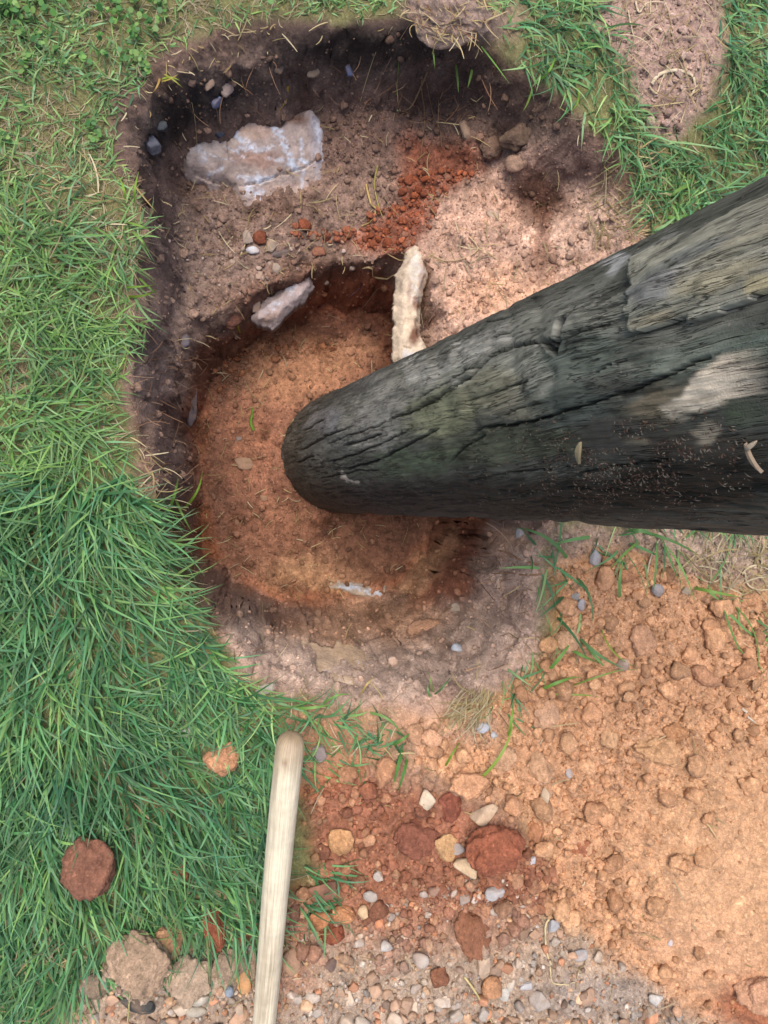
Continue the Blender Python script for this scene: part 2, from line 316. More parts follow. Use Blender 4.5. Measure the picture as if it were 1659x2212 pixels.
POSTX, POSTY = (float(q) for q in gp(np.array(728.), np.array(981.), -.445)[:2])
def height(x, y, fine=True):  # metres above the lawn
    P = np.stack([x, y, np.zeros_like(x)], -1)
    n1 = fbm2(x * 14, y * 14, 4, 11, .55); n2 = .4 * fbm2(x * 55, y * 55, 3, 21, .6)
    far = sstep((np.hypot(x - .2, y) - 1.0) / .6)
    nb = fbm2(x * 17, y * 17, 2, 15, .4)
    sr = sdf(RIMw, x, y) + .010 * n1 + .004 * n2; sl = sdf(LIPw, x, y) + .009 * nb + .006 * n1 + .005 * n2; sp = sdf(DEEPw, x, y) + .010 * n1 + .008 * nb + .005 * n2
    z0 = .012 * fbm2(x * 5, y * 5, 3, 2) * (1 - far)
    u0, v0, _ = px(P)
    for hu, hv, ru, rv, hh in HUMPS:
        z0 = z0 + hh * sstep(1.35 - np.hypot((u0 - hu) / ru, (v0 - hv) / rv))
    z0 = z0 - .035 * sstep(sr / .05)
    zs = shelf(x, y) + .006 * n1
    k = sstep(sl / (.042 + .05 * sstep(-y / .1)))
    z = z0 * (1 - k) + np.minimum(zs, z0) * k
    zf = -.435 + .010 * n1
    k2 = sstep((sp + .030) / .034)
    z = z * (1 - k2) + np.minimum(zf, z) * k2
    rp = np.hypot(x - POSTX, y - POSTY); z = z + .016 * np.exp(-((rp - .115) / .028) ** 2) * (.8 + .6 * n1)
    if fine:
        u, v, _ = px(np.stack([x, y, z], -1))
        z = z - cracks_px(u, v)
        inside = sstep(sr / .02 + .5)
        wet = inside
        spoil = sstep((sdf(BASE_SPOIL, u, v)) / 40 + .5)
        bare = sstep(sdf(BARE_TOP, u, v) / 40 + .5) + sstep(sdf(BARE_RIGHT, u, v) / 40 + .5); amp = np.maximum(np.maximum(wet * .55, spoil), bare * .6); flr = sstep(sp / .02); amp = amp * (1 - .35 * flr)
        # crumbs: cells of several sizes, only some of them filled
        for sc_, hgt, thr, sd_ in ((36, .010, .86, 1), (62, .0065, .66, 2), (105, .0042, .45, 3), (170, .0028, .3, 4)):
            d, idv = cells2(x * sc_ + .5 * vn2(x * sc_ * 2, y * sc_ * 2, 8), y * sc_ + .5 * vn2(x * sc_ * 2, y * sc_ * 2, 18), sd_)
            smoothz = sstep(1.2 - np.hypot((u - 1590) / 210, (v - 1980) / 330)) * .92 * spoil
            on = (idv > thr + .0 * d)
            z = z + hgt * amp * (1 - smoothz) * on * np.sqrt(np.clip(1 - (d / .62) ** 2, 0, 1))
        rid = 1 - np.abs(fbm2(x * 24, y * 24, 4, 47, .6)); z = z - .006 * sstep((rid - .86) / .14) * wet * (1 - flr * .7) + .004 * fbm2(x * 40, y * 40, 3, 49) * wet
        z = z + .0035 * fbm2(x * 130, y * 130, 3, 41, .6) * amp + .0012 * (1 - amp) * fbm2(x * 130, y * 130, 2, 41)
    return z
BARE_TOP = [(1265,-60),(1560,-60),(1550,120),(1530,220),(1460,295),(1400,275),(1375,180),(1300,90)]
BARE_RIGHT = [(1170,1130),(1800,1130),(1800,1290),(1480,1250),(1330,1200),(1200,1240)]
BASE_SPOIL = [(1190,1220),(1330,1180),(1480,1240),(1700,1280),(2400,1320),(2400,2900),(100,2600),(160,2100),(260,2060),(420,1980),(600,1960),(660,1880),(640,1720),(780,1650),(880,1560),(1000,1545),(1130,1460),(1200,1360)]

def axis(lo, hi, step, far):
    mid = np.arange(lo, hi + step / 2, step); g = [step]; a = []; b = []
    p = 0; s = step
    while p < far: s *= 1.22; p += s; a.append(p)
    return np.concatenate([[lo - q for q in a[::-1]], mid, [hi + q for q in a]])
GX = axis(-.40, .96, .0028, 40); GY = axis(-.90, .90, .0028, 40)
XX, YY = np.meshgrid(GX, GY, indexing='ij')
ZZ = height(XX, YY)
gx_, gy_ = np.gradient(ZZ, GX, GY); steep = sstep((np.hypot(gx_, gy_) - 1.0) / 2.0)
q3 = np.stack([XX, YY, ZZ], -1).reshape(-1, 3); msk = (steep > .01).ravel(); off_ = np.zeros((3, XX.size))
for k_ in range(3): off_[k_, msk] = fbm3(q3[msk] * 38, 4, 200 + 11 * k_) * .008 + fbm3(q3[msk] * 150, 2, 240 + k_) * .003
off_ = off_.reshape(3, *XX.shape) * steep
P = np.stack([XX + off_[0], YY + off_[1], ZZ + off_[2] * .6], -1)
OFFS = np.moveaxis(off_ * np.array([1, 1, .6])[:, None, None], 0, -1)
U, V_, _d = px(P)
COL = paint(U, V_)
spm_ = sstep(sdf(BASE_SPOIL, U, V_) / 40)[..., None]; l0_ = COL.mean(-1, keepdims=True); COL = COL * (1 - spm_) + (l0_ + (COL - l0_) * .86) * 1.02 * spm_
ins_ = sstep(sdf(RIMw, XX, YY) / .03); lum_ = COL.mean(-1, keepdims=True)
deepm = sstep(sdf(DEEPw, XX, YY) / .03)[..., None]; COL = COL * (1 - ins_[..., None]) + (lum_ + (COL - lum_) * (.80 - .12 * deepm)) * (1.22 - .24 * deepm) * ins_[..., None]  # hole ledges painted lighter and greyer to offset their shade
COL = COL * (1 + ins_[..., None] * np.array([.02, .0, -.03]))  # hole colour warmed slightly against the bluish skylight
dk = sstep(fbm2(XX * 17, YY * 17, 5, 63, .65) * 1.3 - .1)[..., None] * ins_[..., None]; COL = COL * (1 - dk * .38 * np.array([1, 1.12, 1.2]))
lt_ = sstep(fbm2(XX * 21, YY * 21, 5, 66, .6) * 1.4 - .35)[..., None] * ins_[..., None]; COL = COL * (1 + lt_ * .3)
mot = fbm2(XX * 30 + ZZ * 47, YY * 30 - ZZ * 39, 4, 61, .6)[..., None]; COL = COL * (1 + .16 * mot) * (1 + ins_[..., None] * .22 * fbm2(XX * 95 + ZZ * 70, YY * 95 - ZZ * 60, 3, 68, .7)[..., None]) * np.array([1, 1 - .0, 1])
nx, ny = XX.shape; idx = np.arange(nx * ny).reshape(nx, ny)
F = np.stack([idx[:-1, :-1], idx[1:, :-1], idx[1:, 1:], idx[:-1, 1:]], -1).reshape(-1, 4)
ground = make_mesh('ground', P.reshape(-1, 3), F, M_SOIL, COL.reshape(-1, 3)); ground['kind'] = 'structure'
ground['label'] = 'lawn earth with a stepped hole dug down to red clay and an orange spoil heap'

def samp(A, x, y):
    i = np.clip(np.searchsorted(GX, x) - 1, 0, nx - 2); j = np.clip(np.searchsorted(GY, y) - 1, 0, ny - 2)
    fx = np.clip((x - GX[i]) / (GX[i + 1] - GX[i]), 0, 1); fy = np.clip((y - GY[j]) / (GY[j + 1] - GY[j]), 0, 1)
    if A.ndim == 3: fx = fx[..., None]; fy = fy[..., None]
    return (A[i, j] * (1 - fx) + A[i + 1, j] * fx) * (1 - fy) + (A[i, j + 1] * (1 - fx) + A[i + 1, j + 1] * fx) * fy
def gz(x, y): return samp(ZZ, np.asarray(x, float), np.asarray(y, float))
def hit(u, v):
    """point of the ground seen at reference pixel(s) u, v"""
    u = np.atleast_1d(np.asarray(u, float)); v = np.atleast_1d(np.asarray(v, float)); d = ray(u, v)
    t = (.12 - CAM_H) / d[:, 2]; alive = np.ones(len(u), bool)
    for _ in range(420):
        p = d * t[:, None]; z = p[:, 2] + CAM_H; below = z <= gz(p[:, 0], p[:, 1])
        alive &= ~below
        if not alive.any(): break
        t = np.where(alive, t + .0016, t)
    p = d * t[:, None]; p[:, 2] += CAM_H; return p + samp(OFFS, p[:, 0], p[:, 1])
def nrm(x, y, e=.008):
    a = (gz(x + e, y) - gz(x - e, y)) / (2 * e); b = (gz(x, y + e) - gz(x, y - e)) / (2 * e)
    n = np.stack([-a, -b, np.ones_like(a)], -1); return n / np.linalg.norm(n, axis=-1, keepdims=True)

# ------------------------------------------------------------------ ribbons: grass, straw, roots
def ribbons(P0, az, L, W, col, elev, curl, seg=5, daz=None, floor=True, taper=1.0, colvar=None, drop=0.0):
    n = len(P0); t = np.linspace(0, 1, seg + 1)
    daz = np.zeros(n) if daz is None else daz
    e = elev[:, None] - curl[:, None] * t[None]; a = az[:, None] + daz[:, None] * t[None]
    ce, se = np.cos(e), np.sin(e); dl = (L / seg)[:, None]
    def cs(q): q = q * dl; return np.concatenate([np.zeros((n, 1)), np.cumsum(q[:, :-1], 1)], 1)
    X = P0[:, 0:1] + cs(ce * np.cos(a)); Y = P0[:, 1:2] + cs(ce * np.sin(a)); Z = P0[:, 2:3] + cs(se)
    if floor:
        g = gz(X, Y) + .0015; Z = np.maximum(Z, g) if drop == 0 else np.maximum(Z, g)
    w = W[:, None] * np.clip((1 - t[None] ** 2.2 * taper), .06, 1) * np.clip(.55 + t[None] * 2.5, 0, 1) * .5
    tilt = rng.normal(0, .45, (n, 1))
    sx = -np.sin(a) * np.cos(tilt); sy = np.cos(a) * np.cos(tilt); sz = np.sin(tilt) * np.ones_like(sx)
    A = np.stack([X + sx * w, Y + sy * w, Z + sz * w], -1); B = np.stack([X - sx * w, Y - sy * w, Z - sz * w], -1)
    V = np.stack([A, B], 2).reshape(-1, 3)
    b = (np.arange(n) * (seg + 1) * 2)[:, None] + (np.arange(seg) * 2)[None]
    F = np.stack([b, b + 1, b + 3, b + 2], -1).reshape(-1, 4)
    c = col[:, None, :] * np.ones((1, seg + 1, 1))
    if colvar is not None: c = c * (1 - t[None, :, None]) ** 0 ; c = c + (colvar[None, None] - c) * (t[None, :, None] ** 3) * .25
    C = np.repeat(c.reshape(-1, 3), 2, axis=0)
    return V, F, C
def join(parts):
    V = []; F = []; C = []; o = 0
    for v, f, c in parts: V.append(v); F.append(f + o); C.append(c); o += len(v)
    return np.concatenate(V), np.concatenate(F), np.concatenate(C)
def scatter(poly, dens, wob=14, avoid=(), seed=0):
    """random world points whose ground shows inside a reference outline"""
    r = np.random.default_rng(seed); w = gp(np.array([p[0] for p in poly], float), np.array([p[1] for p in poly], float), 0)
    lo, hi = w[:, :2].min(0) - .02, w[:, :2].max(0) + .02; n = int(np.prod(hi - lo) * dens)
    q = r.uniform(lo, hi, (n, 2)); z = gz(q[:, 0], q[:, 1]); p = np.column_stack([q, z]) + samp(OFFS, q[:, 0], q[:, 1])
    u, v, _ = px(p); uu = u + wob * fbm2(u / 40, v / 40, 3, 71); vv = v + wob * fbm2(u / 40, v / 40, 3, 72)
    m = sdf(poly, uu, vv) > 0
    for a in avoid: m &= sdf(a, uu, vv) < 0
    return p[m], u[m], v[m]
G_FRESH = [(126,180,90),(108,168,88),(146,194,104),(92,150,84),(160,200,122),(130,186,124)]
G_DEEP = [(70,146,80),(86,160,92),(54,122,66),(98,168,108),(82,154,106),(114,178,108)]
G_LIME = [(140,186,84),(122,176,80),(158,196,104),(104,158,80),(170,190,110)]
STRAW = [(206,186,140),(190,168,120),(216,200,164),(170,146,104),(180,160,130)]
# regions: outline, density per m2, length range, width, palette, share of straw, azimuth (deg) and its spread
LEFT_A = [(-700,-700),(1100,-700),(1100,20),(860,40),(700,30),(560,40),(430,66),(330,118),(318,190),(255,215),(236,330),(296,372),(300,450),(285,520),(-700,520)]
LEFT_B = [(-700,500),(312,480),(318,560),(318,700),(262,780),(242,900),(256,1000),(-700,1040)]
LEFT_C = [(-700,1020),(272,1020),(350,1110),(384,1250),(455,1370),(500,1450),(560,1500),(480,1560),(300,1600),(120,1560),(-700,1560)]
LEFT_D = [(-700,1540),(470,1530),(590,1560),(600,1700),(590,1900),(560,2020),(430,2010),(330,2040),(240,2060),(170,2110),(120,2230),(60,3000),(-700,3000)]
STRIP_E = [(540,1480),(700,1525),(840,1545),(880,1570),(870,1640),(790,1650),(700,1690),(580,1640),(500,1560)]
TUFT_F = [(640,1860),(760,1850),(720,1900),(700,1960),(640,1990)]
TOP_G = [(1060,-700),(1290,-700),(1290,60),(1360,150),(1400,290),(1460,310),(1560,210),(1560,60),(1600,-700),(2600,-700),(2600,420),(1650,420),(1500,470),(1390,540),(1395,420),(1330,320),(1255,240),(1180,180),(1110,110)]
SPARSE_H = [(1110,1160),(1300,1150),(1500,1160),(1440,1240),(1320,1190),(1250,1250),(1260,1330),(1290,1400),(1190,1400),(1200,1300),(1150,1240)]
SPARSE_I = [(1480,1240),(1640,1290),(2200,1290),(2200,1440),(1640,1400),(1560,1300)]
SPARSE_J = [(1110,1420),(1190,1380),(1230,1440),(1190,1510),(1120,1500),(1100,1560),(1050,1530)]
TOPMID_K = [(880,-60),(1100,-60),(1100,30),(1075,90),(1050,30),(900,10)]
BARE1 = [(150,1800),(200,1775),(262,1790),(258,1850),(235,1900),(180,1905),(148,1860)]
BARE2 = [(372,1850),(440,1845),(450,1880),(400,1895),(370,1885)]
BARE3 = [(440,1600),(500,1590),(520,1640),(480,1665),(440,1650)]
regs = [(LEFT_A, 52000, (.02, .048), .0022, G_LIME + G_FRESH, .42, -20, 130, 3), (LEFT_B, 42000, (.03, .072), .0023, G_FRESH + G_LIME[:2], .3, -25, 75, 4),
        (LEFT_C, 34000, (.045, .11), .0027, G_FRESH[:4] + G_DEEP, .11, -65, 55, 5), (LEFT_D, 32000, (.04, .10), .0026, G_DEEP + G_FRESH[:2], .11, -75, 45, 5),
        (STRIP_E, 16000, (.03, .075), .0026, G_DEEP + G_FRESH, .15, -40, 80, 5), (TUFT_F, 22000, (.04, .08), .0026, G_DEEP, .05, -60, 40, 5),
        (TOP_G, 27000, (.03, .085), .0025, G_FRESH + G_DEEP, .16, -70, 70, 5), (SPARSE_H, 3600, (.04, .09), .0030, G_FRESH + G_DEEP, .2, -70, 70, 6),
        (SPARSE_I, 12000, (.04, .09), .0028, G_FRESH + G_LIME, .25, -60, 70, 6), (SPARSE_J, 6500, (.03, .06), .0026, G_FRESH, .3, -60, 80, 5), (TOPMID_K, 8000, (.02, .05), .0026, G_FRESH, .3, -80, 70, 5)]
HID_ = [(1385,580),(1400,560),(1500,480),(2450,400),(2450,1140),(1800,1150),(1300,1120),(1330,800)]
regs.append((HID_, 20000, (.03, .085), .0026, G_FRESH + G_DEEP, .16, -70, 70, 3))
FAR_ = [(-2600,-2600),(4200,-2600),(4200,1000),(2400,1000),(2400,2900),(4200,2900),(4200,4600),(-2600,4600)]
regs.append((FAR_, 4200, (.05, .11), .0062, G_FRESH + G_DEEP, .15, -60, 120, 2))
NEAR_ = [(-650,-650),(2450,-650),(2450,2900),(-650,2900)]
parts = []
for k, (poly, dens, lr, wd, pal, dry, az, sp_, seg) in enumerate(regs):
    # full density near the frame, thin beyond it
    p, u, v = scatter(poly, dens, seed=100 + k, avoid=(BARE1, BARE2, BARE3) + ((NEAR_, BASE_SPOIL) if poly is FAR_ else ()))
    r = np.random.default_rng(200 + k)
    off = np.maximum(np.maximum(-u, u - 1659), np.maximum(-v, v - 2212)); keep = r.random(len(p)) < (np.clip(1.15 - off / 500, .4, 1) if poly is not FAR_ else 1.0)
    cl = fbm2(p[:, 0] * 16, p[:, 1] * 16, 3, 81); keep &= r.random(len(p)) < np.clip(.8 + .6 * cl, .5 if k < 4 else .25, 1)
    p, u, v = p[keep], u[keep], v[keep]; n = len(p)
    pal_ = np.array([alb(c, .88) for c in pal]); pal_ = pal_ * .86 + pal_.mean(1, keepdims=True) * .14 + np.array([.006, .004, 0]); cc = pal_[r.integers(0, len(pal), n)] * (r.uniform(.55, 1.5, (n, 1)))
    hv_ = fbm2(p[:, 0] * 12, p[:, 1] * 12, 3, 87)[:, None]; cc = cc * (1 + .22 * hv_) * np.array([1, 1, 1]) + cc * hv_ * np.array([.12, 0, -.08])
    isd = r.random(n) < dry * (1.1 + .9 * fbm2(p[:, 0] * 10, p[:, 1] * 10, 2, 83)); st_ = np.array([alb(c, .8) for c in STRAW]); cc[isd] = st_[r.integers(0, 5, isd.sum())] * r.uniform(.6, 1.1, (isd.sum(), 1))
    a = R(az) + R(sp_) * (.75 * r.normal(0, 1, n) + 1.0 * fbm2(p[:, 0] * 9, p[:, 1] * 9, 2, 85))
    L = r.uniform(lr[0], lr[1], n) * np.clip(.9 + .35 * fbm2(p[:, 0] * 7, p[:, 1] * 7, 2, 86), .5, 1.4); L[isd] *= .8
    if k < 3: L = L * np.clip(.5 + np.abs(sdf(RIM, u, v)) / 150, .5, 1)
    W = wd * r.uniform(.75, 1.55, n); W[isd] *= .5
    el = np.clip(r.normal(.75, .35, n), .1, 1.45); el[isd] *= .4
    parts.append(ribbons(p - [0, 0, .003], a, L, W, cc, el, el + r.uniform(-.1, .9, n), seg, r.normal(0, .35, n), colvar=alb((190, 200, 150), .6)))
V, F, C = join(parts); g = make_mesh('grass', V, F, M_GRASS, C)
tag(g, 'green lawn grass of long flopping blades round the dug hole', 'grass', kind='stuff')

# clover and small weeds among the short grass at the top left
def leaves(p, r, size, pal):
    n = len(p); K = 6; V = []; F = []; C = []
    for j in range(3):                                   # three leaflets each
        a = r.uniform(0, 6.28, n) + j * 2.1; rad = size * r.uniform(.7, 1.2, n)
        cx = p[:, 0] + np.cos(a) * rad * .9; cy = p[:, 1] + np.sin(a) * rad * .9; cz_ = p[:, 2] + r.uniform(.008, .022, n)
        tx, ty = r.normal(0, .35, n), r.normal(0, .35, n)
        th = np.linspace(0, 2 * np.pi, K, endpoint=False)
        vx = cx[:, None] + rad[:, None] * np.cos(th); vy = cy[:, None] + rad[:, None] * np.sin(th)
        vz = cz_[:, None] + (vx - cx[:, None]) * tx[:, None] + (vy - cy[:, None]) * ty[:, None]
        V.append(np.stack([vx, vy, vz], -1).reshape(-1, 3)); b = (np.arange(n) * K)[:, None] + np.arange(K)[None] + j * n * K; F.append(b)
        c = np.array([alb(q, .7) for q in pal])[r.integers(0, len(pal), n)] * r.uniform(.7, 1.2, (n, 1)); C.append(np.repeat(c, K, 0))
    return np.concatenate(V), np.concatenate(F), np.concatenate(C)
r = np.random.default_rng(5); pc = []
for poly, dens in (([(-100,-200),(540,-200),(540,40),(420,70),(330,110),(250,60),(-100,30)], 7000), ([(40,60),(250,60),(330,150),(318,180),(200,140),(60,180)], 4500), ([(560,-60),(680,-60),(640,30),(560,30)], 5000), ([(-50,280),(20,290),(20,370),(-50,360)], 5000), ([(285,125),(335,120),(325,185),(300,175)], 9000), ([(180,260),(240,280),(230,330),(200,330)], 2500)):
    p, u, v = scatter(poly, dens, seed=int(dens) + poly[0][0] % 97); pc.append(p)
pc = np.concatenate(pc); cl = vn2(pc[:, 0] * 25, pc[:, 1] * 25, 4) > -.25; pc = pc[cl]
V, F, C = leaves(pc, r, .0036, [(136,190,90),(116,176,84),(160,200,110),(98,158,84)])
c_ = make_mesh('clover', V, F, M_GRASS, C); tag(c_, 'low bright green clover leaves among the short grass at the lawn edge', 'clover', kind='stuff')

# fine roots and dry bits
def litter(name, label, cat, regs_, mat, seed):
    parts = []; r = np.random.default_rng(seed)
    for poly, dens, lr, wd, pal, az, sp_, el_, cu_ in regs_:
        p, u, v = scatter(poly, dens, seed=seed + len(parts)); n = len(p)
        c = np.array([alb(q, .9) for q in pal])[r.integers(0, len(pal), n)] * r.uniform(.6, 1.1, (n, 1))
        a = R(az) + R(sp_) * r.normal(0, 1, n); L = r.uniform(*lr, n) * r.uniform(.4, 1, n)
        parts.append(ribbons(p + [0, 0, .003], a, L * 1.15, wd * 1.5 * r.uniform(.5, 1.2, n), c, r.uniform(0, el_, n), r.uniform(0, cu_, n) * .7, 5, r.normal(0, .55, n), taper=.5))
    V, F, C = join(parts); return tag(make_mesh(name, V, F, mat, C), label, cat, kind='stuff')
litter('dry_grass_litter', 'short dry straw bits and hair roots strewn over the bare earth', 'straw', [
    (RIM, 900, (.01, .04), .0011, STRAW[:4], 0, 180, .5, 1.0),
    ([(390,420),(800,380),(870,560),(560,600),(330,640)], 1500, (.01, .04), .0011, STRAW, 0, 180, .5, 1.0),
    ([(240,250),(300,150),(420,80),(620,50),(640,120),(420,190),(300,280)], 5000, (.004, .02), .0012, STRAW, 0, 180, .8, .5),
    ([(890,450),(1150,480),(1100,700),(880,700)], 1800, (.015, .06), .0011, STRAW, 0, 180, .4, .8),
    ([(1250,370),(1400,330),(1430,500),(1280,560)], 24000, (.02, .055), .0013, STRAW, 20, 60, .6, .8),
    ([(985,1500),(1040,1470),(1080,1500),(1060,1540),(1000,1560)], 60000, (.025, .055), .0013, STRAW[:3], -130, 25, .7, .8),
    ([(1300,0),(1560,0),(1520,240),(1400,250)], 8000, (.02, .06), .0011, STRAW, 0, 180, .4, 1.0),
    ([(1450,1170),(1659,1180),(1700,1290),(1520,1260)], 12000, (.02, .08), .0014, STRAW[:3], 20, 80, .7, 1.5),
    ([(880,20),(1060,20),(1040,100),(900,110)], 5000, (.01, .04), .0012, STRAW, -60, 60, .6, .8),
    ([(600,1480),(860,1520),(860,1640),(560,1600)], 3500, (.015, .05), .0012, STRAW, 0, 180, .5, .8),
    ([(620,1950),(700,1960),(690,2060),(620,2060)], 12000, (.02, .05), .0010, STRAW, 0, 180, .6, 1.4),
    ([(600,1650),(1659,1400),(1659,2212),(300,2212),(500,2020)], 260, (.01, .05), .0011, STRAW, 0, 180, .4, .8),
    ([(10,2010),(220,2060),(120,2230),(0,2230)], 7000, (.02, .06), .0014, STRAW, 0, 180, .6, .8),
    ([(0,330),(150,300),(260,400),(280,500),(120,520),(0,480)], 4500, (.015, .045), .0014, STRAW, 0, 180, .9, .6),
    ([(230,880),(350,1000),(400,1120),(440,1290),(380,1200),(270,1040)], 11000, (.01, .045), .0011, STRAW, -20, 70, .5, 1.2)], M_DRY, 900)
ROOT = [(150,112,86),(120,90,70),(176,140,112)]
litter('hair_roots', 'thin brown hair roots sticking out of the walls of the hole', 'roots', [
    ([(275,700),(440,700),(430,1000),(420,1240),(360,1060),(290,1000)], 9000, (.012, .05), .0007, ROOT, -10, 60, .3, 1.0),
    ([(1040,1130),(1160,1150),(1150,1400),(1060,1460),(1020,1280)], 6000, (.015, .06), .0008, ROOT + [(196,160,130)], 170, 60, .4, 1.2),
    ([(450,1230),(520,1330),(560,1440),(700,1500),(520,1470),(440,1340)], 4500, (.01, .035), .0007, ROOT, 0, 120, .4, 1.2),
    ([(330,240),(560,140),(900,110),(1120,180),(1000,280),(700,220),(420,260)], 4500, (.012, .05), .0008, ROOT, -90, 50, .3, 1.2)], M_DRY, 950)

# ------------------------------------------------------------------ crumbs, clods, stones
def ico(sub):
    import bmesh
    bm = bmesh.new(); bmesh.ops.create_icosphere(bm, subdivisions=sub, radius=1)
    bm.verts.ensure_lookup_table(); V = np.array([v.co[:] for v in bm.verts]); F = np.array([[v.index for v in f.verts] for f in bm.faces]); bm.free()
    return V, F
ICO = {k: ico(k) for k in (1, 2, 3, 4, 5)}
def rock_shape(seed, sub=4, planes=11, lo=.6, hi=.98, rough=.05, lump=0.0, round_=.0, box=0):
    V, F = ICO[sub]; r = np.random.default_rng(seed); n = r.normal(size=(planes, 3)); n /= np.linalg.norm(n, axis=1, keepdims=True); d = r.uniform(lo, hi, planes)
    if box: bn = np.concatenate([np.eye(3), -np.eye(3)]) + r.normal(0, .24, (6, 3)); n = np.concatenate([bn / np.linalg.norm(bn, axis=1, keepdims=True), n[:4]]); d = np.concatenate([r.uniform(.42, .6, 6), r.uniform(.52, .72, 4)])
    dot = V @ n.T; q = np.where(dot > .05, d[None] / np.maximum(dot, .05), 9.)
    q = np.minimum(q, 1.0)
    rad = -np.log(np.exp(-q * 26).sum(1)) / 26 if round_ == 0 else -np.log(np.exp(-q * round_).sum(1)) / round_
    rad = np.clip(rad, .3, 1)
    rad = rad * (1 + rough * fbm3(V * 2.2 + seed, 4, seed % 50))
    if lump: rad = rad * (1 + lump * fbm3(V * 2.6 + seed * 1.7, 5, seed % 40 + 3) - lump * .5 * np.abs(fbm3(V * 5 + seed, 3, 9)))
    return V * rad[:, None], F
def shape(kind, seed, sub=4):
    if kind == 'stone': V, F = rock_shape(seed, sub, 13, .34, .72, .05, box=seed % 2)
    elif kind == 'pebble': V, F = rock_shape(seed, sub, 11, .5, .85, .06, 0, 14)
    elif kind == 'slab': V, F = rock_shape(seed, sub, 14, .4, .8, .16, .12, box=1)
    else: V, F = rock_shape(seed, sub, 11, .5, .85, .13, .20, 14)     # clod
    return V / np.abs(V).max(0), F
_mesh = {}
def proto(kind, seed, sub):
    k = (kind, seed, sub)
    if k not in _mesh:
        V, F = shape(kind, seed, sub); o = make_mesh(kind, V, F, M_CLOD if kind == 'clod' else M_STONE)
        _mesh[k] = o.data; bpy.data.objects.remove(o)
    return _mesh[k]
def lump(name, kind, u, v, a, b, rot, col, label, cat, group=None, h=.6, sink=.3, seed=None, sub=4, pos=None, lift=0, tiltk=1.0, k=1.0):
    """a, b: half sizes in reference pixels; rot: degrees in the picture"""
    p = hit(u, v)[0] if pos is None else pos
    dep = float(px(p)[2]); A, B = a * dep / FL, b * dep / FL; Hh = (A + B) / 2 * h
    o = bpy.data.objects.new(name, proto(kind, int(seed if seed is not None else (u * 7 + v) % 999), sub)); S.collection.objects.link(o)
    n = nrm(np.array([p[0]]), np.array([p[1]]), .012)[0]; tiltk = tiltk * .35 if n[2] < .75 else tiltk; n = n * tiltk + np.array([0, 0, 1 - tiltk]); n /= np.linalg.norm(n)
    Rz = Matrix.Rotation(R(rot), 3, 'Z'); q = Vector((0, 0, 1)).rotation_difference(Vector(n)).to_matrix()
    M = (q @ Rz).to_4x4(); M = Matrix.Translation(Vector(p) + Vector(n) * (Hh * (1 - 2 * sink) + lift)) @ M @ Matrix.Diagonal((A, B, Hh, 1))
    o.matrix_world = M; c = alb(col, k * (.82 if kind != 'clod' else .95))
    if kind == 'clod': c = c.mean() + (c - c.mean()) * .88
    o.color = (*c, 1)
    return tag(o, label, cat, group)

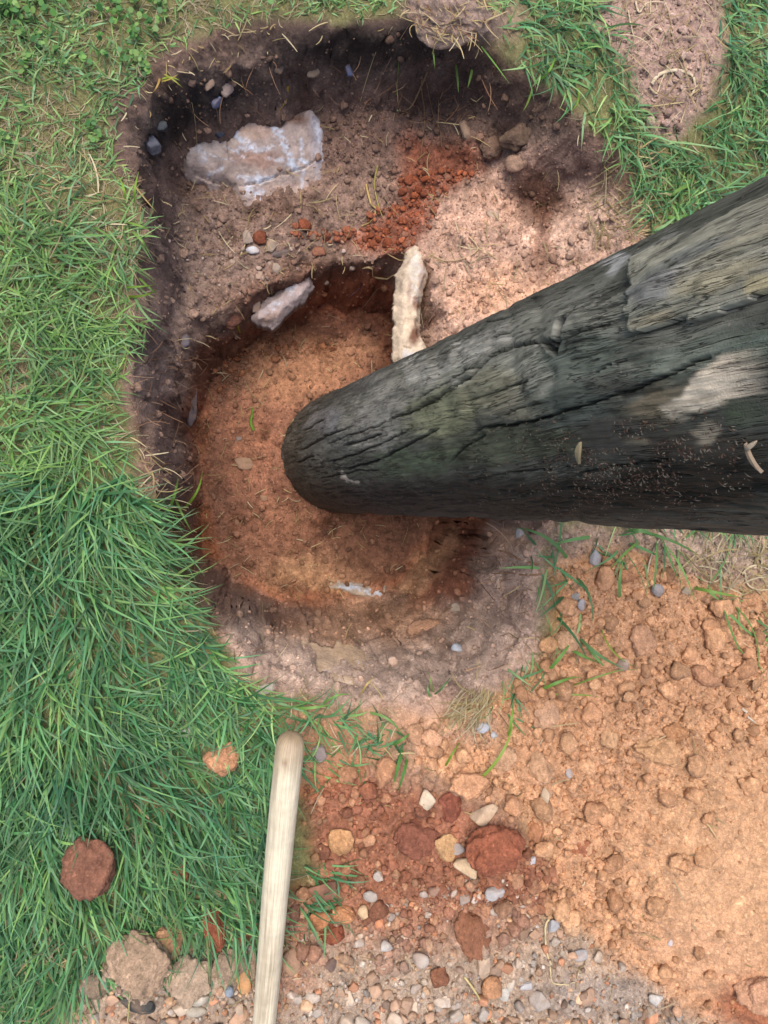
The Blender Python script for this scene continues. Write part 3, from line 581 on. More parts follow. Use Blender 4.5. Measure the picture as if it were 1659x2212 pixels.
# hand-placed stones and clods (reference pixels)
GREY, PALE, ORG, RED, TAN = (184,174,164), (206,192,176), (214,158,112), (156,92,62), (200,166,130)
ITEMS = [
 ('stone','stone',462,221,15,14,10,(104,128,170),'small blue-grey cube of stone poking from the dark upper wall','stone',.9,.3),
 ('stone','stone',485,194,16,15,-60,(150,132,126),'brownish grey stone just above the blue cube of stone in the upper wall','stone',.7,.3),
 ('stone','stone',325,304,28,18,-38,(104,104,116),'dark slate-grey oval stone in the shaded upper left corner of the hole','stone',.5,.3),
 ('stone','stone',345,270,16,12,20,(74,78,84),'dim dark stone deep in the black recess above the slate-grey oval stone','stone',.6,.35),
 ('stone','stone',474,286,11,8,40,(70,76,92),'dark triangular chip lying on the big flat rock in the upper left','stone',.5,.2),
 ('stone','stone',676,158,15,11,0,(162,140,122),'light brown stone in the dark top wall near the hole rim','stone',.7,.3),
 ('stone','stone',750,148,9,17,20,(96,106,140),'narrow bluish stone sticking out of the dark top wall','stone',.7,.3),
 ('stone','stone',600,150,13,10,20,(110,100,94),'grey brown stone half buried in the top wall above the big flat rock','stone',.6,.4),
 ('stone','stone',452,182,13,9,30,(128,112,104),'small brown lump of stone left of the stone above the blue cube','stone',.6,.4),
 ('stone','stone',535,514,11,15,10,(178,160,148),'pale upright stone, leftmost of the stones below the big flat rock','stone',.5,.25),
 ('pebble','stone',547,543,14,10,0,(224,226,236),'white speckled pebble with a dark spot below the big flat rock','pebble',.7,.2),
 ('stone','stone',583,531,13,15,-20,(176,156,142),'beige wedge of stone just right of the white speckled pebble','stone',.5,.25),
 ('stone','stone',606,547,20,8,15,(122,106,102),'long dark flat stone below right of the beige wedge of stone','stone',.4,.3),
 ('stone','stone',598,580,12,10,-40,(184,164,148),'pale stone flake on the brown ledge above the deep hole','stone',.4,.25),
 ('stone','stone',500,566,9,7,30,(178,158,144),'small beige chip alone on the brown ledge left of the pale flake','stone',.5,.25),
 ('stone','stone',559,594,8,9,0,(190,160,142),'small pale chip between two stones at the lip of the deep hole','stone',.5,.25),
 ('stone','stone',551,662,9,17,0,(170,148,136),'flat brownish upright stone left of its paler twin at the deep hole lip','stone',.4,.25),
 ('stone','stone',569,663,12,15,20,(196,176,168),'pale square stone touching the white rock at the deep hole lip','stone',.4,.25),
 ('stone','stone',397,738,12,21,-30,(138,128,134),'grey stone set in the left earth wall below the turf','stone',.6,.4),
 ('stone','stone',410,880,9,42,-4,(112,98,100),'tall smooth grey rock face in the lower left wall of the deep hole','stone',.5,.5),
 ('stone','stone',524,1000,23,14,0,(172,138,114),'flat fawn stone lying alone on the clay floor left of the post','stone',.3,.2),
 ('stone','stone',570,1076,9,6,0,(168,130,104),'tiny fawn stone on the clay floor below the flat fawn stone','stone',.5,.2),
 ('stone','stone',515,948,8,5,0,(150,132,124),'tiny grey stone on the clay floor above the flat fawn stone','stone',.5,.3),
 ('stone','stone',578,1488,26,11,15,(176,168,150),'grey green flat stone at the lower rim beside the grass','stone',.3,.3),
 ('pebble','pebble',993,1405,13,11,0,(196,200,208),'smooth light grey pebble on the lower right slope of the hole','pebble',.7,.2),
 ('stone','stone',987,1308,16,10,0,(190,176,160),'pale triangular stone embedded above the smooth light grey pebble','stone',.4,.3),
 ('stone','stone',1117,1149,13,15,0,(190,188,190),'light grey stone just under the dark lower edge of the post','stone',.6,.25),
 ('stone','stone',1065,468,18,14,0,(200,172,150),'beige stone on the pinkish right ledge with a small step beside it','stone',.6,.3),
 ('slab','rock',1006,283,10,26,12,(160,134,114),'light brown stone edge standing in the upper right wall','stone',.8,.4),
 ('stone','stone',512,1627-500,6,5,0,(160,120,95),'tiny brown stone at the left foot of the clay floor','stone',.5,.3),
 ('stone','stone',442,1440,18,16,0,(140,140,128),'grey stone half hidden by grass at the lower left rim','stone',.5,.3),
 ('stone','stone',407,1582,14,12,0,(186,186,176),'pale grey stone nested in the grass above left of the handle','stone',.5,.2),
 ('stone','stone',1280,1204,16,20,0,(190,188,192),'pale bluish stone in the sparse grass under the post','stone',.6,.25),
 ('stone','stone',1243,1290,11,14,20,(192,190,186),'pale stone standing in the grass left of the orange spoil','stone',.6,.25),
 ('stone','stone',1256,1304,12,14,-10,(200,198,200),'light stone touching the pale stone beside the orange spoil','stone',.6,.25),
 ('pebble','pebble',1418,1276,14,14,0,(172,166,164),'grey round pebble at the upper edge of the orange spoil','pebble',.6,.25),
 ('pebble','pebble',1478,1278,13,10,0,(196,176,150),'cream rounded pebble right of the grey round pebble','pebble',.6,.25),
 ('stone','stone',1345,1435,13,14,0,(190,164,146),'pinkish stone at the tip of a fallen grass tuft on the spoil','stone',.5,.25),
 ('pebble','pebble',1043,1573,14,12,0,(190,190,196),'light grey pebble on the bare strip below the hole','pebble',.6,.25),
 ('pebble','pebble',1066,1590,9,9,0,(200,196,198),'small whitish pebble just right of the light grey pebble','pebble',.6,.25),
 ('pebble','pebble',1228,1670,8,11,10,(208,200,198),'small white pebble alone in the orange crumbs','pebble',.7,.25),
 ('stone','stone',690,1625,15,20,10,(168,150,144),'greyish pink stone in the grass just right of the handle tip','stone',.5,.25),
 ('stone','stone',1178,1715,12,17,20,(224,196,164),'cream angular stone standing among the orange crumbs','stone',.7,.25),
 ('stone','stone',1045,1764,33,20,12,(226,194,162),'large cream stone with a sharp pinkish ridge on the spoil','stone',.7,.25),
 ('stone','stone',925,1726,18,22,-30,(224,202,174),'pale cream stone at the lower left of the large orange clod','stone',.6,.25),
 ('stone','stone',985,1837,14,17,-40,(188,176,170),'grey wedge of stone leaning on the dark red clod','stone',.6,.25),
 ('stone','stone',1005,1870,28,18,-35,(222,194,156),'yellowish cream broken stone below the dark red clod','stone',.6,.25),
 ('stone','stone',1069,1925,24,17,0,(200,196,194),'broad light grey stone on its own below the dark red clod','stone',.6,.25),
 ('stone','stone',803,1930,18,14,0,(206,196,186),'pale flat stone in the red brown soil right of the handle','stone',.6,.25),
 ('stone','stone',818,1892,11,11,30,(204,194,184),'small pale stone above the pale flat stone','stone',.6,.25),
 ('stone','stone',825,2038,18,13,-20,(214,208,200),'white stone right of the handle among the red brown crumbs','stone',.6,.25),
 ('pebble','pebble',786,1972,12,16,0,(224,190,150),'cream pebble between the pale flat stone and a tan clod','pebble',.7,.25),
 ('stone','stone',1150,1855,10,11,0,(206,202,204),'small bluish white stone at the border of the orange crumbs','stone',.7,.25),
 ('stone','stone',1255,2063,20,12,0,(186,182,182),'flat light grey stone at the edge of the gravel near the long curved stalk','stone',.5,.25),
 ('stone','stone',1192,1997,13,14,0,(188,186,188),'grey stone at the left of the head of the long curved stalk','stone',.6,.25),
 ('stone','stone',1038,2080,17,30,-10,(214,188,162),'tall pale cream stone among the gravel at the bottom','stone',.6,.25),
 ('stone','stone',1165,2165,27,22,-30,(184,170,158),'large greyish beige stone at the bottom beside the curved stalk foot','stone',.5,.3),
 ('stone','stone',1100,2128,10,17,-20,(214,200,184),'upright cream chip left of its twin in the bottom gravel','stone',.6,.25),
 ('stone','stone',1087,2142,13,18,20,(220,212,200),'off white chip touching the upright cream chip in the gravel','stone',.6,.25),
 ('pebble','pebble',907,2072,20,16,0,(196,184,172),'rounded beige grey pebble in the middle of the bottom gravel','pebble',.6,.25),
 ('pebble','pebble',430,2152,25,17,25,(214,202,182),'large cream oval pebble left of the handle near the bottom','pebble',.5,.2),
 ('pebble','pebble',425,2180,22,14,0,(190,178,160),'beige oval pebble directly below the large cream oval pebble','pebble',.5,.2),
 ('pebble','pebble',493,2142,10,11,0,(156,166,180),'small blue grey pebble right of the large cream oval pebble','pebble',.6,.2),
 ('stone','stone',525,2110,17,34,6,(214,160,110),'tall orange brown stone just left of the handle near the bottom','stone',.5,.25),
 ('stone','stone',296,2168,36,26,0,(78,78,74),'dark grey stone with a white chip at the bottom edge','stone',.4,.35),
 ('stone','stone',300,1975,16,14,10,(200,160,120),'tan stone under the grass fringe above the grey brown lumps','stone',.6,.25),
 ('stone','stone',514,1970,22,10,12,(182,140,120),'pinkish flat stone at the grass edge left of the handle','stone',.5,.25),
 ('stone','stone',1137,2150-24,15,10,0,(206,200,198),'light stone half buried between gravel and curved stalk','stone',.5,.3),
 ('stone','stone',1416,2162,18,13,10,(224,216,206),'small white stone in the grey gravel at the bottom right','stone',.5,.25),
 ('pebble','pebble',1447,2035-0,6,8,0,(216,206,204),'tiny white pebble on the smooth orange slope','pebble',.6,.25),
 ('stone','stone',714,2085,15,14,0,(120,98,90),'dark brown stone beside the handle in the lower gravel','stone',.6,.25),
 ('stone','stone',700,1925,34,30,10,(150,106,84),'reddish brown rough stone half under grass right of the handle','stone',.4,.3),
 # clods
 ('clod','clod',480,1627,38,36,0,(212,150,104),'orange clay clod resting in the grass left of the handle tip','clod',.7,-.15),
 ('clod','clod',205,1838,54,64,10,(146,96,72),'large rough red brown clod lying in the long grass at the left','clod',.7,-.25),
 ('clod','clod',212,1812,22,18,0,(172,116,86),'smooth pressed lump on top of the large red brown clod','clod',.5,-1.9),
 ('clod','clod',392,1866,22,22,0,(164,98,66),'small red clod in the grass between the large clod and the handle','clod',.6,-.3),
 ('clod','clod',428,1862,16,20,0,(166,120,84),'tiny brown clod beside the small red clod in the grass','clod',.5,.3),
 ('clod','clod',1225,1383,30,28,0,(222,170,124),'pale orange clod held in green grass at the edge of the spoil','clod',.6,.2),
 ('clod','clod',1350,1239,22,16,0,(210,144,96),'smooth orange clod just under the post at the top of the spoil','clod',.6,.25),
 ('clod','clod',1085,1637-0,30,28,0,(220,168,124),'orange clod on the bare strip right of the grass fringe','clod',.6,.25),
 ('clod','clod',825,1664,30,34,0,(206,146,102),'orange brown clod right of the grass fringe near the handle','clod',.6,.25),
 ('clod','clod',1003,1697,47,30,-10,(226,164,116),'large smooth orange clod, above the large cream stone','clod',.6,.2),
 ('clod','clod',1066,1832,68,56,-15,(166,94,62),'largest dark red brown clod, in the middle of the spoil','clod',.55,.25),
 ('clod','clod',735,1806,30,32,0,(214,156,100),'yellow tan clod right of the handle beside a grass tuft','clod',.6,.2),
 ('clod','clod',960,1826,28,30,0,(216,166,110),'yellow tan broken clod left of the dark red clod','clod',.6,.25),
 ('clod','clod',890,1812,56,40,10,(150,90,66),'dark brown soft lump between the yellow tan clods','clod',.5,.3),
 ('clod','clod',972,1745,30,32,0,(156,88,64),'dark red lump under the large smooth orange clod','clod',.6,.3),
 ('clod','clod',1420,1622,56,32,-8,(220,164,112),'widest orange clod in the middle of the loose orange crumbs','clod',.55,.25),
 ('clod','clod',1315,1565+30,21,23,0,(222,168,118),'round orange clod left of the widest orange clod','clod',.7,.25),
 ('clod','clod',1455,1585,28,24,0,(206,144,92),'brown orange clod above the widest orange clod','clod',.7,.25),
 ('clod','clod',1165,1660,30,38,0,(222,168,122),'tall pale orange clod at the left edge of the orange crumbs','clod',.55,.25),
 ('clod','clod',1178,1545,28,40,-12,(218,168,128),'pinkish orange elongated clod above the tall pale orange clod','clod',.45,.3),
 ('clod','clod',1520,1500-38,36,22,-20,(208,148,104),'orange brown clod right of the smooth tuft tip','clod',.6,.3),
 ('clod','clod',1385,1383,30,36,-20,(210,154,112),'orange clod with crumbs on it below the cream pebbles','clod',.5,.3),
 ('clod','clod',1630,2140,50,42,0,(206,152,114),'big pale orange clod at the bottom right corner','clod',.6,.25),
 ('clod','clod',1150,1790,22,32,0,(196,132,86),'brown orange clod right of the large cream stone','clod',.6,.3),
 ('clod','clod',1255,1832,26,20,0,(180,112,76),'isolated reddish clod in the fine orange crumbs','clod',.5,.3),
 ('clod','clod',1325,1775-38,16,18,0,(214,160,110),'single medium clod in the right hand orange slope','clod',.6,.3),
 ('clod','clod',740,1974,28,18,0,(208,142,92),'flat orange clod beside the cream pebble near the handle','clod',.6,.25),
 ('clod','clod',692,1985,26,20,20,(196,128,80),'orange clod right of the handle under the dry grass knot','clod',.6,.25),
 ('clod','clod',720,2010,32,24,0,(158,86,56),'dark red crumbly clod below the flat orange clod','clod',.6,.25),
 ('clod','clod',468,2010,28,46,12,(150,82,52),'dark red clod hanging at the grass fringe left of the handle','clod',.5,.25),
 ('clod','clod',310,2085,74,66,0,(184,152,122),'largest grey brown lump at the lower left below the grass fringe','clod',.5,.3),
 ('clod','clod',350,2040,52,34,0,(186,138,98),'orange tinted top lump resting against the largest grey brown lump','clod',.5,.3),
 ('clod','clod',410,2110,44,56,-10,(188,160,132),'grey brown lump in the middle of the three lumps at the bottom left','clod',.45,.3),
 ('clod','clod',490,2120-35,44,30,0,(178,150,124),'grey brown cracked lump next to the handle at the bottom','clod',.45,.3),
 ('clod','clod',200,2130,34,30,0,(150,128,104),'dull grey brown lump at the far lower left','clod',.5,.3),
 ('clod','clod',545,2010,34,30,0,(158,100,70),'reddish lump pressed against the left side of the handle','clod',.5,.3),
 ('clod','clod',948,1990+120,22,28,0,(150,96,66),'dark brown clod between two gravel patches','clod',.6,.3),
 ('clod','clod',1020,2110-95,40,60,20,(160,104,72),'soft brown mound of crumbs below the broad light grey stone','clod',.35,.4),
 ('clod','clod',1060,2150-20,22,26,0,(210,150,102),'orange clod beside the cream chips in the gravel','clod',.6,.3),
 ('clod','clod',560,516,16,16,0,(142,78,52),'dark red crumbly clod between the pale upright stone and the beige wedge','clod',.7,.2),
 ('clod','clod',657,488,15,14,0,(148,78,48),'red clod alone on the brown ledge below the big flat rock','clod',.7,.2),
 ('clod','clod',500,690,26,22,0,(112,72,58),'dark brown clod at the left lip of the deep hole','clod',.5,.3),
 ('clod','clod',690,545,16,12,0,(160,104,78),'small brown clod right of the long dark flat stone','clod',.6,.3),
 ('clod','clod',1060,320,30,24,20,(130,100,82),'brown lump at the top of the right ledge beside the red crumbs','clod',.6,.3),
 ('clod','clod',1120,290,40,26,20,(124,98,80),'rough brown lump high on the upper right ledge','clod',.6,.35),
 ('clod','clod',1120,352,26,18,0,(176,140,116),'pale brown lump overhanging the dark scraped pit','clod',.6,.3),
 ('clod','clod',915,1220+140,36,24,20,(190,142,108),'light clay lump on the lower slope beside the groove','clod',.35,.4),
]
for it in ITEMS:
    kind, name, u, v, a, b, rot, col, label, cat, h, sink = it
    big = max(a, b) > 26
    nm = {'stone': 'stone', 'pebble': 'pebble', 'clod': 'clod', 'slab': 'rock'}[kind] if name != 'rock' else 'rock'
    lump(nm, kind, u, v, a * 1.06, b * 1.06, -rot if False else rot, col, label, cat, h=h, sink=sink, sub=5 if max(a, b) > 45 else (4 if big else 3), k=1.0)
hand = np.array([(i[2], i[3], max(i[4], i[5])) for i in ITEMS], float)

# loose pieces: sizes drawn from a power law; the largest become things of their own, the rest one heap each
def loose(kind, poly, dens, rmin, rmax, power, pal, seed, n_thing, name, group, label, cat, stuff_name, stuff_label, stuff_cat, usecol=.6, prune=None):
    p, u, v = scatter(poly, dens, seed=seed); r = np.random.default_rng(seed + 1); n = len(p)
    if prune is not None:
        m = prune(u, v, r); p, u, v = p[m], u[m], v[m]; n = len(p)
    q = r.random(n); rad = (rmin ** (-power) * (1 - q) + rmax ** (-power) * q) ** (-1 / power)
    dep = px(p)[2]; d = np.full(n, 1e9)
    for hu, hv, hr in hand: d = np.minimum(d, np.hypot(u - hu, v - hv) - hr * .9)
    m = (d > rad / dep * FL * .5); p, u, v, rad = p[m], u[m], v[m], rad[m]; n = len(p)
    pc_ = np.array([alb(c) for c in pal])[r.integers(0, len(pal), n)]
    gc = samp(COL, p[:, 0], p[:, 1]); c = (gc * usecol + pc_ * (1 - usecol)) * r.uniform(.68, 1.28, (n, 1))
    order = np.argsort(-rad); vis = (u > 0) & (u < 1659) & (v > 0) & (v < 2212)
    # not behind the post
    vis &= ~((u > 620) & (v < 1150) & (v > 1079 - .5 * (u - 240)))
    things = [i for i in order if vis[i]][:n_thing]; ts = set(things)
    for i in things:
        o = bpy.data.objects.new(name, proto(kind, int(r.integers(0, 14)), 2 if rad[i] < .006 else 3)); S.collection.objects.link(o)
        s = rad[i] * r.uniform(.8, 1.25, 3); s[2] *= .75
        o.matrix_world = Matrix.Translation(Vector(p[i]) + Vector(nrm(p[i:i + 1, 0], p[i:i + 1, 1])[0] * s[2] * .45)) @ Matrix.Rotation(r.uniform(0, 6.28), 4, 'Z') @ Matrix.Rotation(r.normal(0, .3), 4, 'X') @ Matrix.Diagonal((*s, 1))
        o.color = (*np.clip(c[i], 0, 1), 1); tag(o, label, cat, group)
    rest = np.array([i for i in range(n) if i not in ts])
    parts = []
    for sub, sel in ((2, rest[rad[rest] > .0030]), (1, rest[rad[rest] <= .0030])):
        if not len(sel): continue
        var = [shape(kind, 50 + k, sub)[0] for k in range(8)]; Fb = ICO[sub][1]; vi = r.integers(0, 8, len(sel)); base = np.array(var)[vi]
        an = r.uniform(0, 6.28, len(sel)); ca, sa = np.cos(an)[:, None], np.sin(an)[:, None]; s = rad[sel][:, None] * r.uniform(.75, 1.3, (len(sel), 3)); s[:, 2] *= .8
        b = base * s[:, None, :]; X = b[..., 0] * ca - b[..., 1] * sa; Y = b[..., 0] * sa + b[..., 1] * ca
        W = np.stack([X, Y, b[..., 2]], -1) + (p[sel] + nrm(p[sel, 0], p[sel, 1], .004) * s[:, 2:3] * .4)[:, None, :]
        k = base.shape[1]; parts.append((W.reshape(-1, 3), (Fb[None] + (np.arange(len(sel)) * k)[:, None, None]).reshape(-1, 3), np.repeat(c[sel], k, 0)))
    V, F, C = join(parts); tag(make_mesh(stuff_name, V, F, M_CRUMB, C), stuff_label, stuff_cat, kind='stuff')
SPO = [(1190,1230),(1330,1190),(1480,1250),(1700,1300),(2000,1320),(2000,2500),(1520,2300),(1400,2150),(1300,2080),(1190,1980),(1130,1850),(1090,1760),(900,1640),(880,1560),(1000,1545),(1130,1460),(1200,1360)]
def pr_spoil(u, v, r): return r.random(len(u)) > .96 * sstep(1.45 - np.hypot((u - 1590) / 240, (v - 1980) / 350))
loose('clod', SPO, 25000, .0012, .018, 1.75, [ORG, (226,172,124), (206,146,100), (196,136,92)], 31, 150, 'clay_clod', 'loose orange clay clods of the spoil heap', 'small rounded orange clay clod loose among others on the spoil heap', 'clod', 'clay_crumbs', 'fine orange clay crumbs covering the spoil heap', 'crumbs', prune=pr_spoil)
BRN = [(640,1700),(760,1650),(860,1700),(960,1740),(1100,1790),(1210,1870),(1190,1990),(1080,2040),(900,2080),(620,2070),(600,1960),(680,1880)]
loose('clod', BRN, 24000, .0014, .016, 1.5, [RED, (176,112,80), (200,150,110), (140,86,64), (214,170,130)], 33, 60, 'brown_clod', 'red brown soil clods right of the handle', 'small damp red brown soil clod among others between the handle and the orange heap', 'clod', 'brown_soil_crumbs', 'damp red brown soil crumbs right of the handle', 'crumbs')
GRV = [(240,2100),(420,2030),(560,1960),(700,2010),(800,1960),(1000,1900),(1100,1880),(1200,1960),(1330,2080),(1420,2150),(1560,2250),(1500,2500),(150,2500),(170,2180)]
loose('stone', GRV, 15000, .0016, .014, 1.6, [GREY, PALE, (200,180,158), (214,170,130), (206,140,100), (176,140,112), (190,150,120), (150,122,104)], 35, 110, 'gravel_stone', 'gravel stones along the bottom', 'small angular gravel stone among others in the grey brown strip along the bottom', 'stone', 'gravel', 'mixed grey and tan gravel strewn over the earth at the bottom', 'gravel', usecol=.25)
REDS = [(880,290),(1040,310),(1050,370),(960,410),(930,470),(880,540),(800,540),(740,525),(640,520),(630,480),(760,500),(860,440),(870,350)]
loose('clod', REDS, 30000, .0016, .009, 1.6, [(160,86,54), (142,74,46), (176,100,66)], 37, 40, 'red_clod', 'red clay clods on the upper ledge', 'small crumbly red clay clod among others on the ledge above the deep hole', 'clod', 'red_clay_crumbs', 'crumbly red clay spilled down the upper ledge', 'crumbs', usecol=.25)
loose('clod', LIP, 30000, .0010, .0085, 2.4, [(150,116,94), (120,90,74), (190,150,124)], 39, 60, 'soil_clod', 'soil clods lying inside the hole', 'small soil clod lying loose among others on the ledges and slopes inside the hole', 'clod', 'soil_crumbs', 'small soil crumbs scattered inside the hole', 'crumbs', usecol=.75)
loose('clod', [(640,690),(740,650),(860,630),(866,760),(780,750),(660,770),(560,790),(470,860),(450,800),(520,740)], 30000, .0013, .008, 1.9, [(130,78,52), (150,86,56), (108,70,52), (170,112,78)], 47, 24, 'damp_clod', 'damp clods at the foot of the deep hole wall', 'small damp brown clod among others at the foot of the deep hole back wall', 'clod', 'damp_crumbs', 'damp dark crumbs at the foot of the deep hole back wall', 'crumbs', usecol=.4)
loose('stone', [(330,420),(700,470),(880,560),(860,620),(640,600),(480,700),(440,640),(330,560)], 1500, .002, .006, 1.5, [(176,156,142), (150,130,122), (190,170,160)], 41, 22, 'ledge_stone', 'stone chips on the brown ledge', 'small pale stone chip among others on the brown ledge above the deep hole', 'stone', 'stone_grit', 'small stone grit on the brown ledge', 'gravel', usecol=.2)

loose('clod', BARE_TOP, 16000, .0013, .008, 2.1, [(190,160,144), (160,130,116), (206,180,164)], 43, 24, 'topsoil_clod', 'soil clods on the bare patch at the top right', 'small pinkish brown soil clod among others on the bare patch between the grass', 'clod', 'topsoil_crumbs', 'fine pinkish brown crumbs on the bare patch at the top right', 'crumbs', usecol=.6)
loose('clod', BARE_RIGHT, 12000, .0013, .008, 2.0, [(196,166,146), (176,150,136), (206,180,160)], 45, 14, 'strip_clod', 'soil clods on the strip beneath the post', 'small brown soil clod among others on the bare strip just under the post', 'clod', 'strip_crumbs', 'fine brown crumbs on the bare strip beneath the post', 'crumbs', usecol=.6)

# ------------------------------------------------------------------ big flat rock in the upper left, with cracks and white scratches
def flat_rock(name, outline, z_lift, thick, scratch, cracks, basecol, patches, label, cat='rock', bulge=.014, kk=1.0, zfix=None):
    o_w = hit([p[0] for p in outline], [p[1] for p in outline]) if zfix is None else gp(np.array([p[0] for p in outline], float), np.array([p[1] for p in outline], float), zfix)
    lo, hi = o_w[:, :2].min(0) - .02, o_w[:, :2].max(0) + .02; st_ = .0016
    gx = np.arange(lo[0], hi[0], st_); gy = np.arange(lo[1], hi[1], st_); X, Y = np.meshgrid(gx, gy, indexing='ij')
    c0 = o_w[:, :2].mean(0); A = np.column_stack([o_w[:, 0] - c0[0], o_w[:, 1] - c0[1], np.ones(len(o_w))]); co, *_ = np.linalg.lstsq(A, o_w[:, 2], rcond=None)
    Zp = co[0] * (X - c0[0]) + co[1] * (Y - c0[1]) + co[2]
    d = sdf(o_w[:, :2], X, Y) + .004 * fbm2(X * 60, Y * 60, 3, 91)
    Z = Zp + z_lift + bulge * (np.sqrt(np.clip(d / .05, 0, 1)) - .5) + .0035 * fbm2(X * 22, Y * 22, 4, 92) + .0008 * fbm2(X * 160, Y * 160, 3, 93)
    Z = np.where(d < 0, Z + d * 1.6, Z)
    u, v, _ = px(np.stack([X, Y, Z], -1))
    u = u + 3.0 * fbm2(u / 14, v / 14, 3, 94); v = v + 3.0 * fbm2(u / 14, v / 14, 3, 95)
    C = np.ones(X.shape + (3,)) * alb(basecol, kk) * (1 + .12 * fbm2(X * 30, Y * 30, 4, 96))[..., None]
    for bu, bv, ru, rv, ro, c, s in patches:
        du, dw = u - bu, v - bv; cr, sr = math.cos(ro), math.sin(ro); q = np.hypot((du * cr + dw * sr) / ru, (-du * sr + dw * cr) / rv) + .25 * fbm2(u / 12, v / 12, 3, 97)
        a = (sstep(1.4 - q) * s)[..., None]; C = C * (1 - a) + alb(c, kk) * a
    for pts, wd, s in scratch:
        q, tt = dline(pts, u, v); a = (sstep(1.5 - q / wd) * s * np.clip(.55 + .9 * fbm2(u / 6, v / 6, 3, 98), 0, 1))[..., None]; C = C * (1 - a) + alb((214, 222, 238), kk) * a
    for pts, wd, dp in cracks:
        q, tt = dline(pts, u, v); k = sstep(1.4 - q / wd) * np.clip(np.minimum(tt, 1 - tt) * 8, 0, 1); Z = Z - dp * k; C = C * (1 - .5 * k[..., None]) + alb((70, 55, 48)) * .5 * k[..., None]
    n0, n1_ = X.shape; keep = d > -.012; cellk = keep[:-1, :-1] & keep[1:, :-1] & keep[1:, 1:] & keep[:-1, 1:]
    ii = np.arange(n0 * n1_).reshape(n0, n1_); Fq = np.stack([ii[:-1, :-1], ii[1:, :-1], ii[1:, 1:], ii[:-1, 1:]], -1)[cellk]
    Vt = np.stack([X, Y, Z], -1).reshape(-1, 3); Vb = Vt.copy(); Vb[:, 2] = np.minimum(Vb[:, 2], (Zp + z_lift - thick).ravel())
    # close it: underside plus side walls along the boundary
    from collections import Counter
    e = np.concatenate([Fq[:, [0, 1]], Fq[:, [1, 2]], Fq[:, [2, 3]], Fq[:, [3, 0]]]); key = {(int(a), int(b)) for a, b in e}
    side = [(b, a, a + n0 * n1_, b + n0 * n1_) for a, b in key if (b, a) not in key]
    Fa = np.concatenate([Fq, Fq[:, ::-1] + n0 * n1_, np.array(side)])
    used = np.unique(Fa); rm = np.full(2 * n0 * n1_, -1); rm[used] = np.arange(len(used))
    o = make_mesh(name, np.concatenate([Vt, Vb])[used], rm[Fa], M_ROCKA, np.concatenate([C.reshape(-1, 3)] * 2)[used]); return tag(o, label, cat)
def attr_stone():
    m = soil_mat('rock_face', 'attr', fine=300, bump=.35, spread=.14, gritty=False, rough=.75); return m
M_ROCKA = attr_stone()
ROCK1 = [(388,318),(420,295),(462,282),(500,300),(540,258),(600,262),(645,262),(665,232),(690,262),(706,330),(700,385),(668,436),(600,440),(552,452),(528,440),(512,402),(460,392),(415,370)]
flat_rock('flat_rock', ROCK1, .004, .05,
    [([(498,282),(520,298),(545,318)],8,.8), ([(585,255),(600,285),(618,318),(628,352),(640,362)],9,.85), ([(628,352),(650,345),(665,352)],6,.7), ([(520,322),(560,325),(590,318)],6,.6), ([(485,312),(530,340)],2,.7), ([(440,330),(505,350)],2,.6),
     ([(650,300),(655,350)],4,.6), ([(690,300),(704,330),(706,370),(690,405)],5,.7), ([(520,385),(560,388),(590,382)],6,.7), ([(450,378),(480,365)],4,.6), ([(540,410),(560,420)],13,.8), ([(655,370),(652,410),(655,425)],4,.6),
     ([(470,272),(478,290)],7,.8), ([(575,340),(620,348)],4,.5), ([(555,375),(560,395)],4,.5), ([(676,240),(690,300)],6,.6), ([(415,300),(440,345)],9,.35)],
    [([(510,405),(560,392),(600,378),(650,365),(690,340),(704,328)],2.2,.005), ([(490,300),(496,350)],1.8,.0015), ([(415,370),(460,392),(512,402)],3,.006)],
    (172,154,146), [(500,290,50,30,0,(196,176,164),.8), (560,345,60,18,0,(160,124,108),.7), (610,420,80,26,-.2,(206,178,164),.8), (690,320,18,70,-.1,(172,166,172),.8), (555,280,40,20,0,(212,178,156),.7), (440,320,40,30,.6,(180,166,158),.8), (620,255,50,14,.0,(140,106,90),.8)],
    'big flat greyish pink rock with a long crack and white scratches, set in the hole', kk=1.18)
EDGE = [(904,536),(916,548),(914,600),(902,640),(895,690),(896,720),(912,750),(915,790),(880,800),(868,770),(872,720),(870,650),(876,590),(893,555)]
flat_rock('pale_rock_edge', EDGE, -.002, .03, [([(905,560),(900,640)],14,.25), ([(880,760),(900,785)],10,.5)], [([(870,745),(890,752)],2,.003)], (226,204,178),
    [(900,590,20,50,0,(238,222,200),.8), (900,655,11,14,0,(132,92,72),.9), (895,722,13,26,.2,(126,84,64),.95), (911,600,7,40,0,(190,156,134),.8), (884,630,6,30,0,(170,134,116),.6), (885,690,10,30,0,(232,206,176),.7), (882,778,16,14,0,(206,200,204),.8)],
    'cream coloured rock edge running down from the right ledge to the post', bulge=.003, kk=.82, zfix=-.150)

